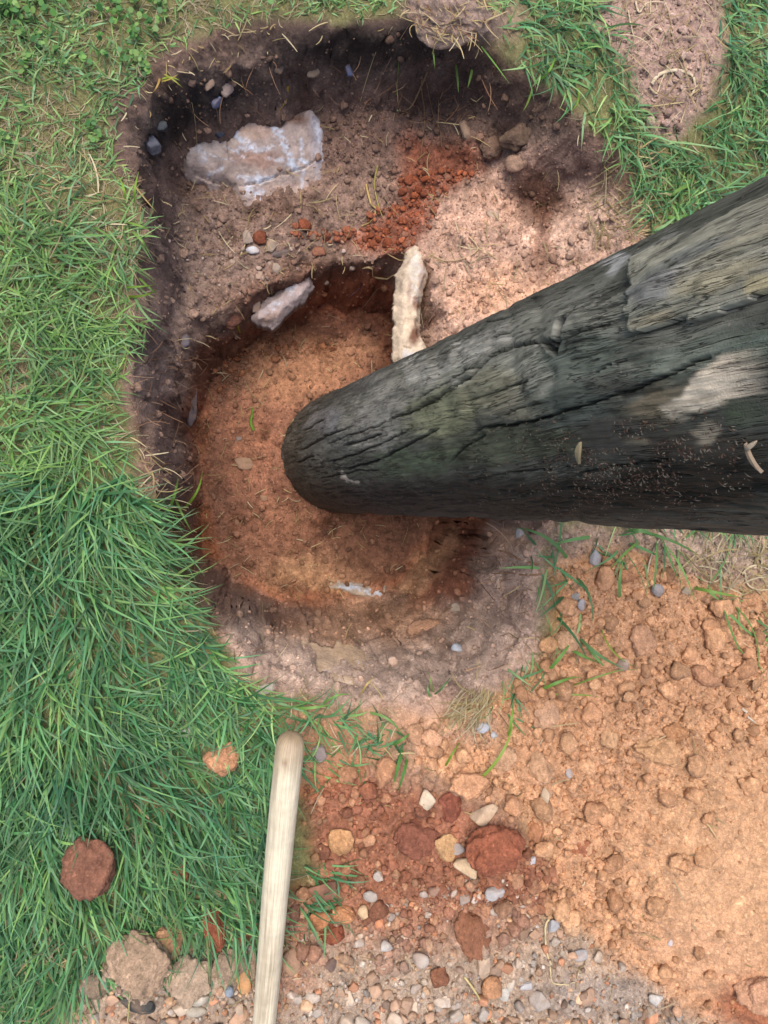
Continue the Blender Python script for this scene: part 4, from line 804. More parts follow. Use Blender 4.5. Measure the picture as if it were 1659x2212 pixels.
flat_rock('beige_rock', [(662,1426),(700,1417),(770,1413),(790,1424),(786,1440),(752,1441),(768,1468),(752,1477),(716,1456),(690,1440)], .003, .03, [([(772,1424),(775,1436)],3,.9), ([(700,1450),(712,1444)],2,.5), ([(735,1466),(755,1474)],2,.7)], [], (206,176,146), [(720,1435,40,14,.6,(190,164,140),.7)],
    'flat beige forked rock showing through the lower slope of the hole', bulge=.004, kk=1.25)
flat_rock('streaked_rock', [(712,1256),(760,1258),(800,1264),(830,1270),(826,1290),(796,1288),(745,1276),(710,1268)], .004, .03, [([(735,1264),(780,1272),(822,1280)],6,.95), ([(790,1278),(820,1286)],5,.8)], [([(750,1262),(800,1270)],1.5,.002)], (196,176,156), [],
    'thin white streaked rock edge in the lower wall of the deep hole', bulge=.004, kk=.85)
flat_rock('lip_rock', [(664,590),(668,606),(648,636),(620,664),(588,690),(560,686),(572,662),(602,642),(626,612),(644,596)], .004, .05, [([(640,606),(625,630)],8,.7), ([(580,672),(600,655)],8,.5)], [], (190,172,170), [(650,602,20,16,0,(170,140,130),.6), (585,684,24,12,-.5,(160,130,112),.6)],
    'whitish elongated rock set in the upper lip of the deep hole', bulge=.006, kk=.8, zfix=-.272)
# overhanging sod lump at the top with roots hanging from it
lump('sod_lump', 'clod', 955, 40, 112, 66, 0, (168,140,124), 'brown earthy sod lump overhanging the top of the hole with roots hanging from it', 'sod', h=.5, sink=.35, sub=5, tiltk=.3)

sl_ = S.objects['sod_lump']; mw = np.array(sl_.matrix_world); r = np.random.default_rng(61); Vm = np.array([v_.co[:] for v_ in sl_.data.vertices]) @ mw[:3, :3].T + mw[:3, 3]
Nm = np.array([v_.co[:] for v_ in sl_.data.vertices]); pick = r.choice(np.where(Nm[:, 2] > 0)[0], 230); n = len(pick)
V, F, C = ribbons(Vm[pick] + [0, 0, .002], r.uniform(0, 6.28, n), r.uniform(.008, .035, n), r.uniform(.0008, .0018, n), np.array([alb(c, .95) for c in STRAW + ROOT])[r.integers(0, 8, n)], r.normal(0, .35, n), r.uniform(-.2, .6, n), 4, r.normal(0, .5, n), floor=False, taper=.5)
tag(make_mesh('sod_straw', V, F, M_DRY, C), 'bits of straw and root stuck on the brown sod lump', 'straw', kind='stuff')
# ------------------------------------------------------------------ stalks and roots that stand out one by one
def stalk(name, pts, wpx, col, label, cat, lift=.004, lifts=None, root=False, k=.95):
    """a thin round stalk through reference pixels, lying on the ground"""
    h_ = hit([p[0] for p in pts], [p[1] for p in pts]); lf = np.array(lifts if lifts else [lift] * len(pts)); h_[:, 2] += lf
    t = np.linspace(0, len(pts) - 1, (len(pts) - 1) * 5 + 1); P_ = []
    for q in t:                                            # Catmull-Rom
        i = min(int(q), len(pts) - 2); f = q - i; a, b, c, d = h_[max(i - 1, 0)], h_[i], h_[i + 1], h_[min(i + 2, len(pts) - 1)]
        P_.append(.5 * ((2 * b) + (c - a) * f + (2 * a - 5 * b + 4 * c - d) * f * f + (3 * b - a - 3 * c + d) * f ** 3))
    P_ = np.array(P_); P_[:, 2] = np.maximum(P_[:, 2], gz(P_[:, 0], P_[:, 1]) + .0012); n = len(P_); T = np.gradient(P_, axis=0); T /= np.linalg.norm(T, axis=1, keepdims=True) + 1e-9
    N = np.cross(T, [0, 0, 1.0]); N /= np.linalg.norm(N, axis=1, keepdims=True) + 1e-9; B = np.cross(T, N); Wd = wpx * px(P_)[2] / FL * .5 * (1 - .6 * np.linspace(0, 1, n) ** 2)
    K = 6; th = np.linspace(0, 2 * np.pi, K, endpoint=False)
    V = (P_[:, None] + Wd[:, None, None] * (np.cos(th)[None, :, None] * N[:, None] + .55 * np.sin(th)[None, :, None] * B[:, None])).reshape(-1, 3)
    a = (np.arange(n - 1) * K)[:, None] + np.arange(K); b = (np.arange(n - 1) * K)[:, None] + (np.arange(K) + 1) % K
    F = np.stack([a, b, b + K, a + K], -1).reshape(-1, 4)
    c = alb(col, k)[None] * (1 + .15 * rng.normal(size=(len(V), 1)))
    return tag(make_mesh(name, V, F, M_DRY if not root else M_DRY, c), label, cat)
STALKS = [
 ('dry_stalk', [(1185,1975),(1176,2000),(1177,2040),(1186,2090),(1192,2118),(1215,2122),(1240,2118)], 5, (224,204,160), 'long curved pale stalk lying on the gravel right of the middle', 'straw'),
 ('dry_stalk', [(1003,2108),(1025,2140),(1045,2175),(1065,2212)], 5, (216,196,140), 'pale stalk running off the bottom edge through the gravel', 'straw'),
 ('dry_stalk', [(1515,1770),(1530,1785),(1547,1812)], 5, (226,190,140), 'short pale stalk on the smooth orange slope', 'straw'),
 ('dry_stalk', [(1370,1620),(1400,1605),(1440,1585),(1460,1570)], 5, (216,180,140), 'dry stalk lying across the clods above the widest orange clod', 'straw'),
 ('dry_stalk', [(1600,1530),(1610,1545),(1628,1560)], 6, (226,214,196), 'short white stalk at the right among orange clods', 'straw'),
 ('dry_stalk', [(1012,912-400),(1030,540),(1000,560),(960,565),(925,548)], 4, (206,176,140), 'bent dry stalk lying on the pinkish right ledge', 'straw'),
 ('dry_stalk', [(780,590),(810,600),(838,606),(850,612)], 5, (214,186,140), 'pale straw lying over the upper lip of the deep hole', 'straw'),
 ('dry_stalk', [(790,400),(800,440),(812,455),(800,480),(780,490)], 5, (196,170,110), 'bent yellow stalk, left of a pair on the upper ledge', 'straw'),
 ('dry_stalk', [(815,360),(808,400),(815,440),(825,470)], 4, (176,166,96), 'upright yellow green stalk, right of a pair on the upper ledge', 'straw'),
 ('dry_stalk', [(618,190),(616,215),(605,235),(595,262)], 5, (196,166,70), 'yellow stalk hanging over the big flat rock', 'straw'),
 ('dry_stalk', [(345,412),(325,432),(303,458)], 4, (190,150,110), 'thin tan stalk sticking out over the shaded left wall', 'straw'),
 ('dry_root', [(905,180),(910,215),(915,250),(912,300),(908,345)], 4, (150,120,90), 'longest root hanging from the sod lump down to the red crumbs', 'root'),
 ('dry_root', [(912,170),(900,210),(885,235),(858,235)], 4, (150,126,96), 'root hanging from the sod lump and curling left', 'root'),
 ('dry_root', [(915,180),(925,220),(935,255),(950,285),(952,320)], 3, (140,112,86), 'root hanging from the sod lump and leaning right', 'root'),
 ('dry_root', [(1010,10),(1020,30),(1022,60),(1022,108)], 5, (190,150,126), 'straight tan root lying down the front of the sod lump', 'root'),
 ('dry_root', [(985,25),(975,60),(965,90),(950,108)], 6, (156,126,112), 'thick brown root on the left face of the sod lump', 'root'),
 ('dry_stalk', [(1405,185),(1420,165),(1455,155),(1490,165),(1498,190),(1488,212)], 9, (226,206,176), 'broad dry blade curled in a ring on the bare patch at the top right', 'straw'),
 ('dry_stalk', [(1400,190),(1415,205),(1425,180),(1450,120)], 5, (216,194,160), 'dry stalk crossing the curled blade on the top right bare patch', 'straw'),
 ('dry_stalk', [(1460,290),(1470,260),(1482,225)], 4, (216,194,160), 'thin dry stalk below the curled blade on the bare patch', 'straw'),
 ('dry_stalk', [(1370,5),(1378,30),(1395,10),(1430,8)], 6, (222,200,170), 'tangled pale straw at the very top right', 'straw'),
 ('dry_stalk', [(1600,1240),(1615,1225),(1640,1222),(1680,1245)], 6, (226,206,170), 'wide pale blade arching at the right edge below the post', 'straw'),
 ('dry_stalk', [(1606,1235),(1612,1262),(1640,1276),(1690,1266)], 5, (218,196,160), 'pale blade curling under the wide arching one at the right edge', 'straw'),
 ('dry_stalk', [(1395,1240),(1400,1215),(1410,1185),(1425,1160)], 5, (220,200,170), 'dry stalk rising toward the dark underside of the post', 'straw'),
 ('dry_root', [(1160,1220),(1120,1205),(1085,1190),(1060,1195),(1040,1190)], 5, (176,136,108), 'forked root crossing the lower right wall of the hole', 'root'),
 ('dry_root', [(1168,1240),(1130,1245),(1095,1232),(1050,1238)], 4, (170,130,104), 'thin root below the forked root in the lower right wall', 'root'),
 ('dry_stalk', [(1195,1385-230),(1210,1160),(1225,1180)], 4, (196,176,140), 'short straw at the foot of the green blades under the post', 'straw'),
 ('dry_stalk', [(1005,1448),(1030,1440),(1050,1428)], 5, (206,170,140), 'short tan straw on the slope above the bottom rim', 'straw'),
 ('dry_stalk', [(1120,1415-40),(1160,1410-30),(1185,1440-30)], 4, (214,186,150), 'straw poking over the lower right rim', 'straw'),
 ('dry_stalk', [(690,1395),(640,1340-40),(660,1335)], 1, (150,100,70), 'hair-thin root on the lower slope near the clay floor', 'root'),
 ('earthworm', [(779,610),(778,622),(771,630),(758,635),(751,643)], 6, (150,104,104), 'thin purplish earthworm curled on the wall of the deep hole', 'worm'),
 ('grass_sprig', [(548,930),(542,915),(544,900),(546,882)], 7, (110,150,60), 'single green grass sprig lying on the clay floor left of the post', 'grass sprig'),
 ('grass_sprig', [(515,700),(520,712),(521,722)], 6, (206,196,70), 'yellow bit of grass on the dark left lip of the deep hole', 'grass sprig'),
 ('dry_stalk', [(160,1860),(185,1868),(205,1874)], 6, (214,176,130), 'pale straw lying across the large red brown clod', 'straw'),
 ('dry_stalk', [(286,2090),(283,2150),(276,2212)], 5, (200,190,130), 'long upright straw in front of the grey brown lumps', 'straw'),
]
for s_ in STALKS: stalk(*s_)
# long single green blades that reach over bare earth: each its own blade in the photo, joined as overhanging grass
def long_blades(name, label, lines, seed):
    parts = []; r = np.random.default_rng(seed)
    for (u0, v0, u1, v1, lf, wpx, col) in lines:
        n = 9; t = np.linspace(0, 1, n); bend = r.normal(0, .06); du, dv_ = u1 - u0, v1 - v0
        us = u0 + du * t - dv_ * bend * 4 * t * (1 - t); vs = v0 + dv_ * t + du * bend * 4 * t * (1 - t)
        a = hit([u0], [v0])[0]; zz = a[2] + lf * (1 - (2 * t - 1) ** 2) + .004
        Q = gp(us, vs, zz); Q[:, 2] = np.maximum(Q[:, 2], gz(Q[:, 0], Q[:, 1]) + .002)
        T = np.gradient(Q, axis=0); N = np.cross(T, [0, 0, 1.]); N /= np.linalg.norm(N, axis=1, keepdims=True)
        w_ = (.8 * wpx * px(Q)[2] / FL * .5 * np.clip(1 - t ** 3, .08, 1))[:, None]; A = Q + N * w_; B = Q - N * w_; B[:, 2] -= w_[:, 0] * .5
        V = np.stack([A, B], 1).reshape(-1, 3); b = np.arange(n - 1) * 2
        parts.append((V, np.stack([b, b + 1, b + 3, b + 2], -1), np.ones((2 * n, 1)) * (alb(np.array(col) + [24, 6, -22], .8) * r.uniform(.7, 1.25))[None]))
    V, F, C = join(parts); return tag(make_mesh(name, V, F, M_GRASS, C), label, 'grass', kind='stuff')
LB = [(1225,1205,1110,1140,.04,9,(110,180,130)),(1275,1160,1190,1178,.03,10,(120,190,140)),(1215,1100,1195,1240,.02,8,(90,160,130)),(1350,1150,1420,1160,.03,12,(110,180,130)),(1390,1150,1510,1200,.03,9,(100,170,120)),(1430,1160,1470,1260,.03,8,(96,170,120)),
      (1420,1170,1410,1290,.03,9,(110,180,130)),(1440,1180,1500,1300,.04,7,(120,190,130)),(1380,1170,1310,1240,.03,8,(120,180,110)),(1255,1380,1340,1440,.03,10,(110,180,140)),(1270,1400,1310,1445,.02,9,(110,180,130)),(1230,1400,1290,1430,.02,9,(120,190,120)),
      (1240,1480,1365,1440,.03,5,(130,180,110)),(1300,1360,1370,1440,.03,5,(130,180,90)),(1200,1500,1300,1505,.01,5,(140,180,110)),(1540,1300,1640,1400,.03,9,(110,180,130)),(1560,1290,1620,1440,.04,8,(120,190,130)),(1500,1270,1600,1290,.03,9,(140,200,120)),
      (1590,1310,1625,1480,.03,6,(110,160,110)),(1340,1290,1350,1200,.02,8,(100,170,120)),(1180,1455,1240,1380,.03,10,(110,180,110)),(1170,1490,1250,1460,.02,9,(120,190,110)),(1100,1590,1110,1520,.02,8,(120,180,100)),(1040,1680,1110,1560,.02,8,(130,180,100)),
      (870,1620,850,1700,.02,10,(90,170,110)),(880,1640,860,1710,.02,9,(80,160,100)),(850,1610,890,1580,.02,8,(90,160,100)),(960,1660,995,1600,.02,6,(110,170,70)),(935,1495,925,1450,.02,5,(130,170,120)),(940,1500,975,1460,.02,6,(100,160,120)),(930,1505,925,1475,.01,6,(110,170,130)),
      (780,1500,810,1460,.02,5,(190,180,130)),(700,1520,760,1500,.02,6,(110,170,110)),(640,1530,720,1520,.02,8,(110,170,110)),(800,1540,870,1590,.02,7,(110,170,120)),
      (300,600,345,640,.03,6,(120,180,110)),(290,640,365,720,.04,7,(140,200,160)),(270,620,335,615,.03,6,(120,180,90)),(280,640,340,625,.02,7,(110,160,70)),(270,690,320,740,.03,7,(120,190,130)),(395,1100,437,1020,.03,7,(110,170,80)),(360,1110,385,1030,.03,9,(100,170,90)),(380,1080,415,1150,.02,6,(120,180,110)),
      (290,440,300,370,.03,7,(120,180,90)),(270,440,255,380,.03,7,(130,190,90)),(275,480,330,500,.03,6,(120,180,100)),(290,400,340,460,.01,4,(190,180,140)),(285,500,320,545,.03,7,(130,190,120)),(440,1290,460,1320,.02,5,(150,190,130)),(450,1400,520,1430,.02,6,(110,170,110)),
      (985,140,990,200,.0,7,(120,180,110)),(1020,150,1010,190,.0,7,(120,180,110)),(1150,190,1130,240,.0,6,(110,160,90)),(1040,100,1100,240-60,.0,5,(100,170,100)),(935,80,940,150,.01,6,(120,180,110)),(1170,170,1200,120,.03,7,(110,180,90)),(1250,190,1235,240,.0,7,(120,180,90)),
      (355,160,395,190,.01,5,(160,180,100)),(350,170,390,175,.01,6,(140,180,90)),(350,175,385,160,.01,5,(170,170,100)),(345,170,330,200,.01,5,(180,160,110)),(860,240,830,190,.0,4,(120,170,110)),(1490,400,1440,440,.03,9,(130,190,120)),(1430,470,1500,460,.02,8,(120,190,110)),(1400,500,1470,455,.03,8,(140,200,160))]
long_blades('overhanging_grass', 'long green blades lying over the bare earth and the rim of the hole', LB, 3)

# ------------------------------------------------------------------ the wooden post
BZ = -.445; Bp = gp(np.array(728.), np.array(981.), BZ); depB = float(px(Bp)[2]); PR = 125 * depB / FL
vd = -ray(240, 1079); AX = vd / np.linalg.norm(vd)
tocam = np.array([0, 0, CAM_H]) - Bp; E1 = tocam - AX * (tocam @ AX); E1 /= np.linalg.norm(E1); E2 = np.cross(AX, E1)
PL = 1.75
def post_pt(s, th, r): return Bp + s[..., None] * AX + (np.cos(th) * r)[..., None] * E1 + (np.sin(th) * r)[..., None] * E2
def on_post(u, v, r=None):
    """(s, theta) of the point of the post seen at reference pixel(s)"""
    r = r or PR; D = ray(u, v); D = D / np.linalg.norm(D, axis=-1, keepdims=True); O = np.array([0, 0, CAM_H]) - Bp
    Dp = D - (D @ AX)[..., None] * AX; Op = O - (O @ AX) * AX; a = (Dp ** 2).sum(-1); b = Dp @ Op; c = Op @ Op - r * r
    disc = np.maximum(b * b - a * c, 0); t = (-b - np.sqrt(disc)) / a; Q = O + D * t[..., None]
    return Q @ AX, np.arctan2(Q @ E2, Q @ E1)
sA = np.concatenate([np.arange(-.01, 1.12, .0017), np.linspace(1.125, PL, 22)]); tA = np.concatenate([np.linspace(-1.75, 1.75, 300), np.linspace(1.8, 2 * math.pi - 1.8, 40)])
SS, TT = np.meshgrid(sA, tA, indexing='ij'); ARC = np.where(TT > math.pi, TT - 2 * math.pi, TT) * PR
u, v, _ = px(post_pt(SS, TT, np.full(SS.shape, PR)))
# grain swirls round the knot
ks, kt = on_post(np.array(1232.), np.array(690.)); ks, kq = float(ks), float(kt) * PR
def grainq(s, q): return q + .012 * np.exp(-((s - ks) / .10) ** 2) * np.sign(q - kq - 1e-6) * np.exp(-np.abs(q - kq) / .05) + .004 * fbm2(s * 4, q * 10, 2, 101) + .0006 * fbm2(s * 25, q * 60, 2, 102)
GQ = grainq(SS, ARC)
RAD = PR * (1 + .012 * fbm2(SS * 3, np.cos(TT) * 1.5 + 3, 2, 103) + .012 * np.sin(TT * 2 + SS * 2))
RAD = RAD + .0012 * fbm2(SS * 12, GQ * 45, 3, 104)
RAD = RAD + .0045 * np.exp(-((SS - ks) / .05) ** 2 - ((ARC - kq) / .035) ** 2)
# bands across the grain where the wood is dented
for bu, wd, dp in ((960, 16, .0018), (1010, 12, .0014), (1130, 14, .0016), (745, 14, .0012), (1195, 16, .002)):
    RAD = RAD - dp * np.exp(-((u - bu - .18 * (v - 850) + 10 * fbm2(v / 60, u * 0 + bu, 2, 5)) / wd) ** 2) * (v > 640)
small = fbm2(SS * 26, GQ * 330, 2, 105, .5); crk = sstep((-small - .42) / .16) * sstep(.35 + .9 * fbm2(SS * 7, GQ * 22, 2, 106)) 
RAD = RAD - .0013 * crk
RAD = RAD + .0006 * fbm2(SS * 60, GQ * 500, 2, 107)
CR = [([(829,915),(880,895),(955,853),(1020,813),(1070,768),(1110,750),(1180,738),(1210,738),(1217,715),(1245,683)],2.6,.010),([(1005,953),(1040,925),(1110,918),(1180,903),(1230,883),(1280,870),(1330,853),(1370,838),(1405,825),(1480,793),(1570,753)],2.6,.008),
      ([(829,988),(880,963),(955,923)],2.2,.005),([(970,998),(1015,958),(1055,935)],1.8,.004),([(700,1000),(760,985),(829,955),(900,925)],1.6,.004),([(645,978),(685,950),(715,938),(765,920)],1.8,.004),([(740,963),(785,950),(829,933)],2.0,.005),([(740,1015),(790,1003),(829,990)],2.0,.005),
      ([(1350,643),(1405,628),(1530,598),(1659,578)],1.6,.003),([(1229,733),(1280,715),(1330,700)],1.8,.004),([(1180,735),(1205,760),(1212,735),(1222,705),(1232,690)],5.0,.012),([(1600,703),(1659,683)],1.6,.003),([(1000,870),(1080,845),(1160,820)],1.4,.003),([(870,900),(960,860)],1.2,.003),
      ([(930,780),(990,745),(1050,700),(1110,680)],1.6,.003),([(1060,735),(1110,715),(1150,690)],1.6,.003),([(1000,1140-100),(1100,1020),(1250,1010)],1.2,.002),([(1230,1030),(1350,1005),(1480,990)],1.6,.003),([(890,870),(1010,800),(1050,790)],1.4,.003),([(700,965),(780,930),(850,905)],1.2,.003),([(690,1035),(760,1020),(830,1010)],1.4,.003),([(1280,810),(1330,785),(1400,765)],1.2,.003),([(1060,905),(1130,880),(1180,868)],1.2,.003),([(650,930),(700,905)],1.6,.004),([(640,1000),(680,985)],1.6,.004)]
un = u + 2.5 * fbm2(u / 22, v / 22, 3, 108); vn_ = v + 2.5 * fbm2(u / 22, v / 22, 3, 109); CRK = crk * .7
front = np.abs(ARC) < 1.7 * PR
for pts, wd, dp in CR:
    q, tt = dline(pts, un, vn_); prof = np.clip(np.minimum(tt, 1 - tt) * 7 + .1, 0, 1); k = sstep(1.6 - q / (wd * .85 * (.35 + prof))) * prof * front; RAD = RAD - dp * .9 * k; CRK = np.maximum(CRK, k)
PATCH = [  # wood colours in reference pixels: u, v, ru, rv, rot, colour, strength, softness
 (900,860,330,80,-.42,(112,112,100),.85,.6),(1180,760,320,110,-.38,(116,118,108),.85,.6),(1000,770,150,26,-.5,(138,138,132),.7,.5),(820,900,60,100,.2,(128,126,122),.5,.6),(700,960,60,60,0,(84,90,86),.7,.6),
 (960,890,90,60,-.3,(108,112,78),.75,.6),(1060,850,90,50,-.3,(112,110,84),.7,.6),(1130,880,60,30,0,(122,116,94),.6,.6),(1270,770,110,60,-.2,(84,96,88),.8,.7),(1230,880,110,60,-.2,(66,78,74),.7,.7),(1480,770,150,45,-.3,(106,116,104),.7,.7),
 (1540,700,160,40,-.4,(120,120,108),.6,.6),(1450,870,120,50,-.3,(110,96,70),.55,.7),(1620,880,60,50,0,(68,84,56),.7,.7),(1640,720,40,60,0,(82,100,88),.6,.7),(1420,860,40,60,0,(118,100,72),.25,.7),(900,1000,120,40,-.1,(64,80,56),.7,.6),(760,1010,80,50,0,(66,72,62),.7,.6),
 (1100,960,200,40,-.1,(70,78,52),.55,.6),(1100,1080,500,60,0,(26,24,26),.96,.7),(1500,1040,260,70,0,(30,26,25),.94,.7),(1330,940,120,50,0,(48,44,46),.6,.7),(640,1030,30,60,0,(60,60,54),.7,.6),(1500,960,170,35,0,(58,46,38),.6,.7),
 (1545,820,88,40,-.62,(196,180,156),.98,.2),(1600,775,34,30,0,(184,170,148),.9,.4),(1475,895,14,8,-.4,(180,168,146),.9,.4),(1530,935,46,20,-.4,(160,146,122),.75,.5),(1500,870,60,30,-.5,(186,172,150),.7,.4),(745,1027,18,11,.6,(176,166,150),.9,.3),
 (1360,945,30,12,0,(120,110,84),.5,.6),(1520,605,110,20,-.35,(186,176,148),.5,.5),(1400,540,100,16,-.5,(120,122,122),.6,.6),(900,795,14,40,.6,(158,158,150),.6,.4),(1325,570,24,36,.6,(150,152,156),.7,.5),(1600,500,120,24,-.5,(168,160,140),.6,.5),(1270,640,60,24,-.7,(92,94,88),.7,.5),(700,905,40,30,-.5,(120,122,126),.6,.5)]
C = np.ones(SS.shape + (3,)) * alb((70, 72, 66)); wr = fbm2(SS * 14, GQ * 60, 4, 110, .6); wr2 = fbm2(SS * 40, GQ * 160, 3, 111, .6)
foot = sstep((.05 - SS) / .05); RAD = RAD * (1 - .05 * foot * np.clip(.4 + fbm2(SS * 60, ARC * 40, 3, 150), 0, 1.2))
uw, vw = u + 34 * wr + 8 * wr2, v + 8 * wr + 6 * wr2
for bu, bv, ru, rv, ro, c, s, so in PATCH:
    du, dw = uw - bu, vw - bv; cr, sr = math.cos(ro), math.sin(ro); q = np.hypot((du * cr + dw * sr) / ru, (-du * sr + dw * cr) / rv)
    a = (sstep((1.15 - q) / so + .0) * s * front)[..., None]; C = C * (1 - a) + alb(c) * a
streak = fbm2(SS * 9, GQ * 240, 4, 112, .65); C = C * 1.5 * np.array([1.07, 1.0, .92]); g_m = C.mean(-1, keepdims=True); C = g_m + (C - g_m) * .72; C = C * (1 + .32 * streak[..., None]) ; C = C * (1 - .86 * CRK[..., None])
nS, nT = SS.shape; Vp = post_pt(SS, TT, RAD).reshape(-1, 3); ii = np.arange(nS * nT).reshape(nS, nT); jn = np.roll(ii, -1, 1)
Fp = np.stack([ii[:-1], jn[:-1], jn[1:], ii[1:]], -1).reshape(-1, 4)

def wood_mat():
    m, t, b = newmat('weathered_wood'); L = t.links.new
    a = nd(t, 'ShaderNodeAttribute', attribute_name='col'); g_ = nd(t, 'ShaderNodeAttribute', attribute_name='grain')
    mp = nd(t, 'ShaderNodeMapping'); mp.inputs['Scale'].default_value = (18, 520, 1); L(g_.outputs['Vector'], mp.inputs[0])
    n1 = noise_node(t, mp.outputs[0], 1, 6, .65); mp2 = nd(t, 'ShaderNodeMapping'); mp2.inputs['Scale'].default_value = (60, 200, 1); L(g_.outputs['Vector'], mp2.inputs[0]); n2 = noise_node(t, mp2.outputs[0], 1, 5, .7)
    n3 = noise_node(t, g_.outputs['Vector'], 700, 3, .6)
    r1 = nd(t, 'ShaderNodeMapRange'); r1.inputs[1].default_value = .3; r1.inputs[2].default_value = .7; r1.inputs[3].default_value = .66; r1.inputs[4].default_value = 1.34; L(n1.outputs[0], r1.inputs[0])
    r2 = nd(t, 'ShaderNodeMapRange'); r2.inputs[1].default_value = .3; r2.inputs[2].default_value = .7; r2.inputs[3].default_value = .7; r2.inputs[4].default_value = 1.35; L(n2.outputs[0], r2.inputs[0])
    mu = nd(t, 'ShaderNodeMath', operation='MULTIPLY'); L(r1.outputs[0], mu.inputs[0]); L(r2.outputs[0], mu.inputs[1])
    sc = nd(t, 'ShaderNodeVectorMath', operation='SCALE'); L(a.outputs['Color'], sc.inputs[0]); L(mu.outputs[0], sc.inputs['Scale'])
    # specks of dust and splinters
    vo = nd(t, 'ShaderNodeTexVoronoi'); vo.inputs['Scale'].default_value = 260; L(g_.outputs['Vector'], vo.inputs['Vector']); se = nd(t, 'ShaderNodeSeparateColor'); L(vo.outputs['Color'], se.inputs[0])
    gt = nd(t, 'ShaderNodeMath', operation='GREATER_THAN'); gt.inputs[1].default_value = .965; L(se.outputs[0], gt.inputs[0]); lt = nd(t, 'ShaderNodeMath', operation='LESS_THAN'); lt.inputs[1].default_value = .25; L(vo.outputs['Distance'], lt.inputs[0])
    mm = nd(t, 'ShaderNodeMath', operation='MULTIPLY'); L(gt.outputs[0], mm.inputs[0]); L(lt.outputs[0], mm.inputs[1]); mx = nd(t, 'ShaderNodeMix', data_type='RGBA'); mf = nd(t, 'ShaderNodeMath', operation='MULTIPLY'); mf.inputs[1].default_value = .5; L(mm.outputs[0], mf.inputs[0])
    L(mf.outputs[0], mx.inputs[0]); L(sc.outputs[0], mx.inputs[6]); mx.inputs[7].default_value = (.3, .24, .2, 1); L(mx.outputs[2], b.inputs['Base Color'])
    # thin drying checks: narrow contour lines of a noise stretched along the grain
    hs = []
    for sc3, wd3, sd3 in (((16, 330, 1), .022, 3.1), ((34, 760, 1), .03, 8.7), ((9, 150, 1), .009, 5.5)):
        m3 = nd(t, 'ShaderNodeMapping'); m3.inputs['Scale'].default_value = sc3; m3.inputs['Location'].default_value = (sd3, sd3, 0); L(g_.outputs['Vector'], m3.inputs[0]); n4 = noise_node(t, m3.outputs[0], 1, 2, .5)
        su = nd(t, 'ShaderNodeMath', operation='SUBTRACT'); su.inputs[1].default_value = .5; L(n4.outputs[0], su.inputs[0]); ab = nd(t, 'ShaderNodeMath', operation='ABSOLUTE'); L(su.outputs[0], ab.inputs[0])
        mr = nd(t, 'ShaderNodeMapRange'); mr.inputs[1].default_value = 0; mr.inputs[2].default_value = wd3; mr.inputs[3].default_value = 1; mr.inputs[4].default_value = 0; L(ab.outputs[0], mr.inputs[0])
        m5 = nd(t, 'ShaderNodeMapping'); m5.inputs['Scale'].default_value = (14, 45, 1); m5.inputs['Location'].default_value = (sd3 * 2, 1, 0); L(g_.outputs['Vector'], m5.inputs[0]); n5 = noise_node(t, m5.outputs[0], 1, 2, .5)
        mk = nd(t, 'ShaderNodeMapRange'); mk.inputs[1].default_value = .48; mk.inputs[2].default_value = .58; L(n5.outputs[0], mk.inputs[0])
        pr = nd(t, 'ShaderNodeMath', operation='MULTIPLY'); L(mr.outputs[0], pr.inputs[0]); L(mk.outputs[0], pr.inputs[1]); hs.append(pr.outputs[0])
    m_a = nd(t, 'ShaderNodeMath', operation='MAXIMUM'); L(hs[0], m_a.inputs[0]); L(hs[1], m_a.inputs[1]); m_b = nd(t, 'ShaderNodeMath', operation='MAXIMUM'); L(m_a.outputs[0], m_b.inputs[0]); L(hs[2], m_b.inputs[1])
    cm = nd(t, 'ShaderNodeMapRange'); cm.inputs[3].default_value = 1; cm.inputs[4].default_value = .12; L(m_b.outputs[0], cm.inputs[0])
    sk = nd(t, 'ShaderNodeVectorMath', operation='SCALE'); L(mx.outputs[2], sk.inputs[0]); L(cm.outputs[0], sk.inputs['Scale']); L(sk.outputs[0], b.inputs['Base Color'])
    b0 = nd(t, 'ShaderNodeBump'); b0.invert = True; b0.inputs['Strength'].default_value = 1; b0.inputs['Distance'].default_value = .0015; L(m_b.outputs[0], b0.inputs['Height'])
    b1 = nd(t, 'ShaderNodeBump'); b1.inputs['Strength'].default_value = .4; b1.inputs['Distance'].default_value = .0016; L(n1.outputs[0], b1.inputs['Height']); L(b0.outputs[0], b1.inputs['Normal'])
    b2 = nd(t, 'ShaderNodeBump'); b2.inputs['Strength'].default_value = .5; b2.inputs['Distance'].default_value = .001; L(n3.outputs[0], b2.inputs['Height']); L(b1.outputs[0], b2.inputs['Normal']); L(b2.outputs[0], b.inputs['Normal'])
    b.inputs['Roughness'].default_value = .62; b.inputs['Specular IOR Level'].default_value = .35
    return m
M_WOOD = wood_mat()
post = bpy.data.objects.new('wooden_post', None); S.collection.objects.link(post); post.location = Bp
tag(post, 'thick dark weathered wooden post standing in the deep hole, leaning right', 'post')
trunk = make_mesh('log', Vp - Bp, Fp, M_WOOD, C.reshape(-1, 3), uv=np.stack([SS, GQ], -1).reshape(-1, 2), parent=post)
for nm_, row in (('foot_end', 0), ('top_end', nS - 1)):
    ring = Vp[ii[row]]; cap = np.concatenate([ring, ring.mean(0, keepdims=True)]) - Bp; n = len(ring); f = np.array([[k, (k + 1) % n, n] for k in range(n)])
    if row: f = f[:, ::-1]
    make_mesh(nm_, cap, f, M_WOOD, np.ones((n + 1, 1)) * alb((110, 100, 84))[None], uv=np.column_stack([cap[:, 0], cap[:, 1]]), parent=post)
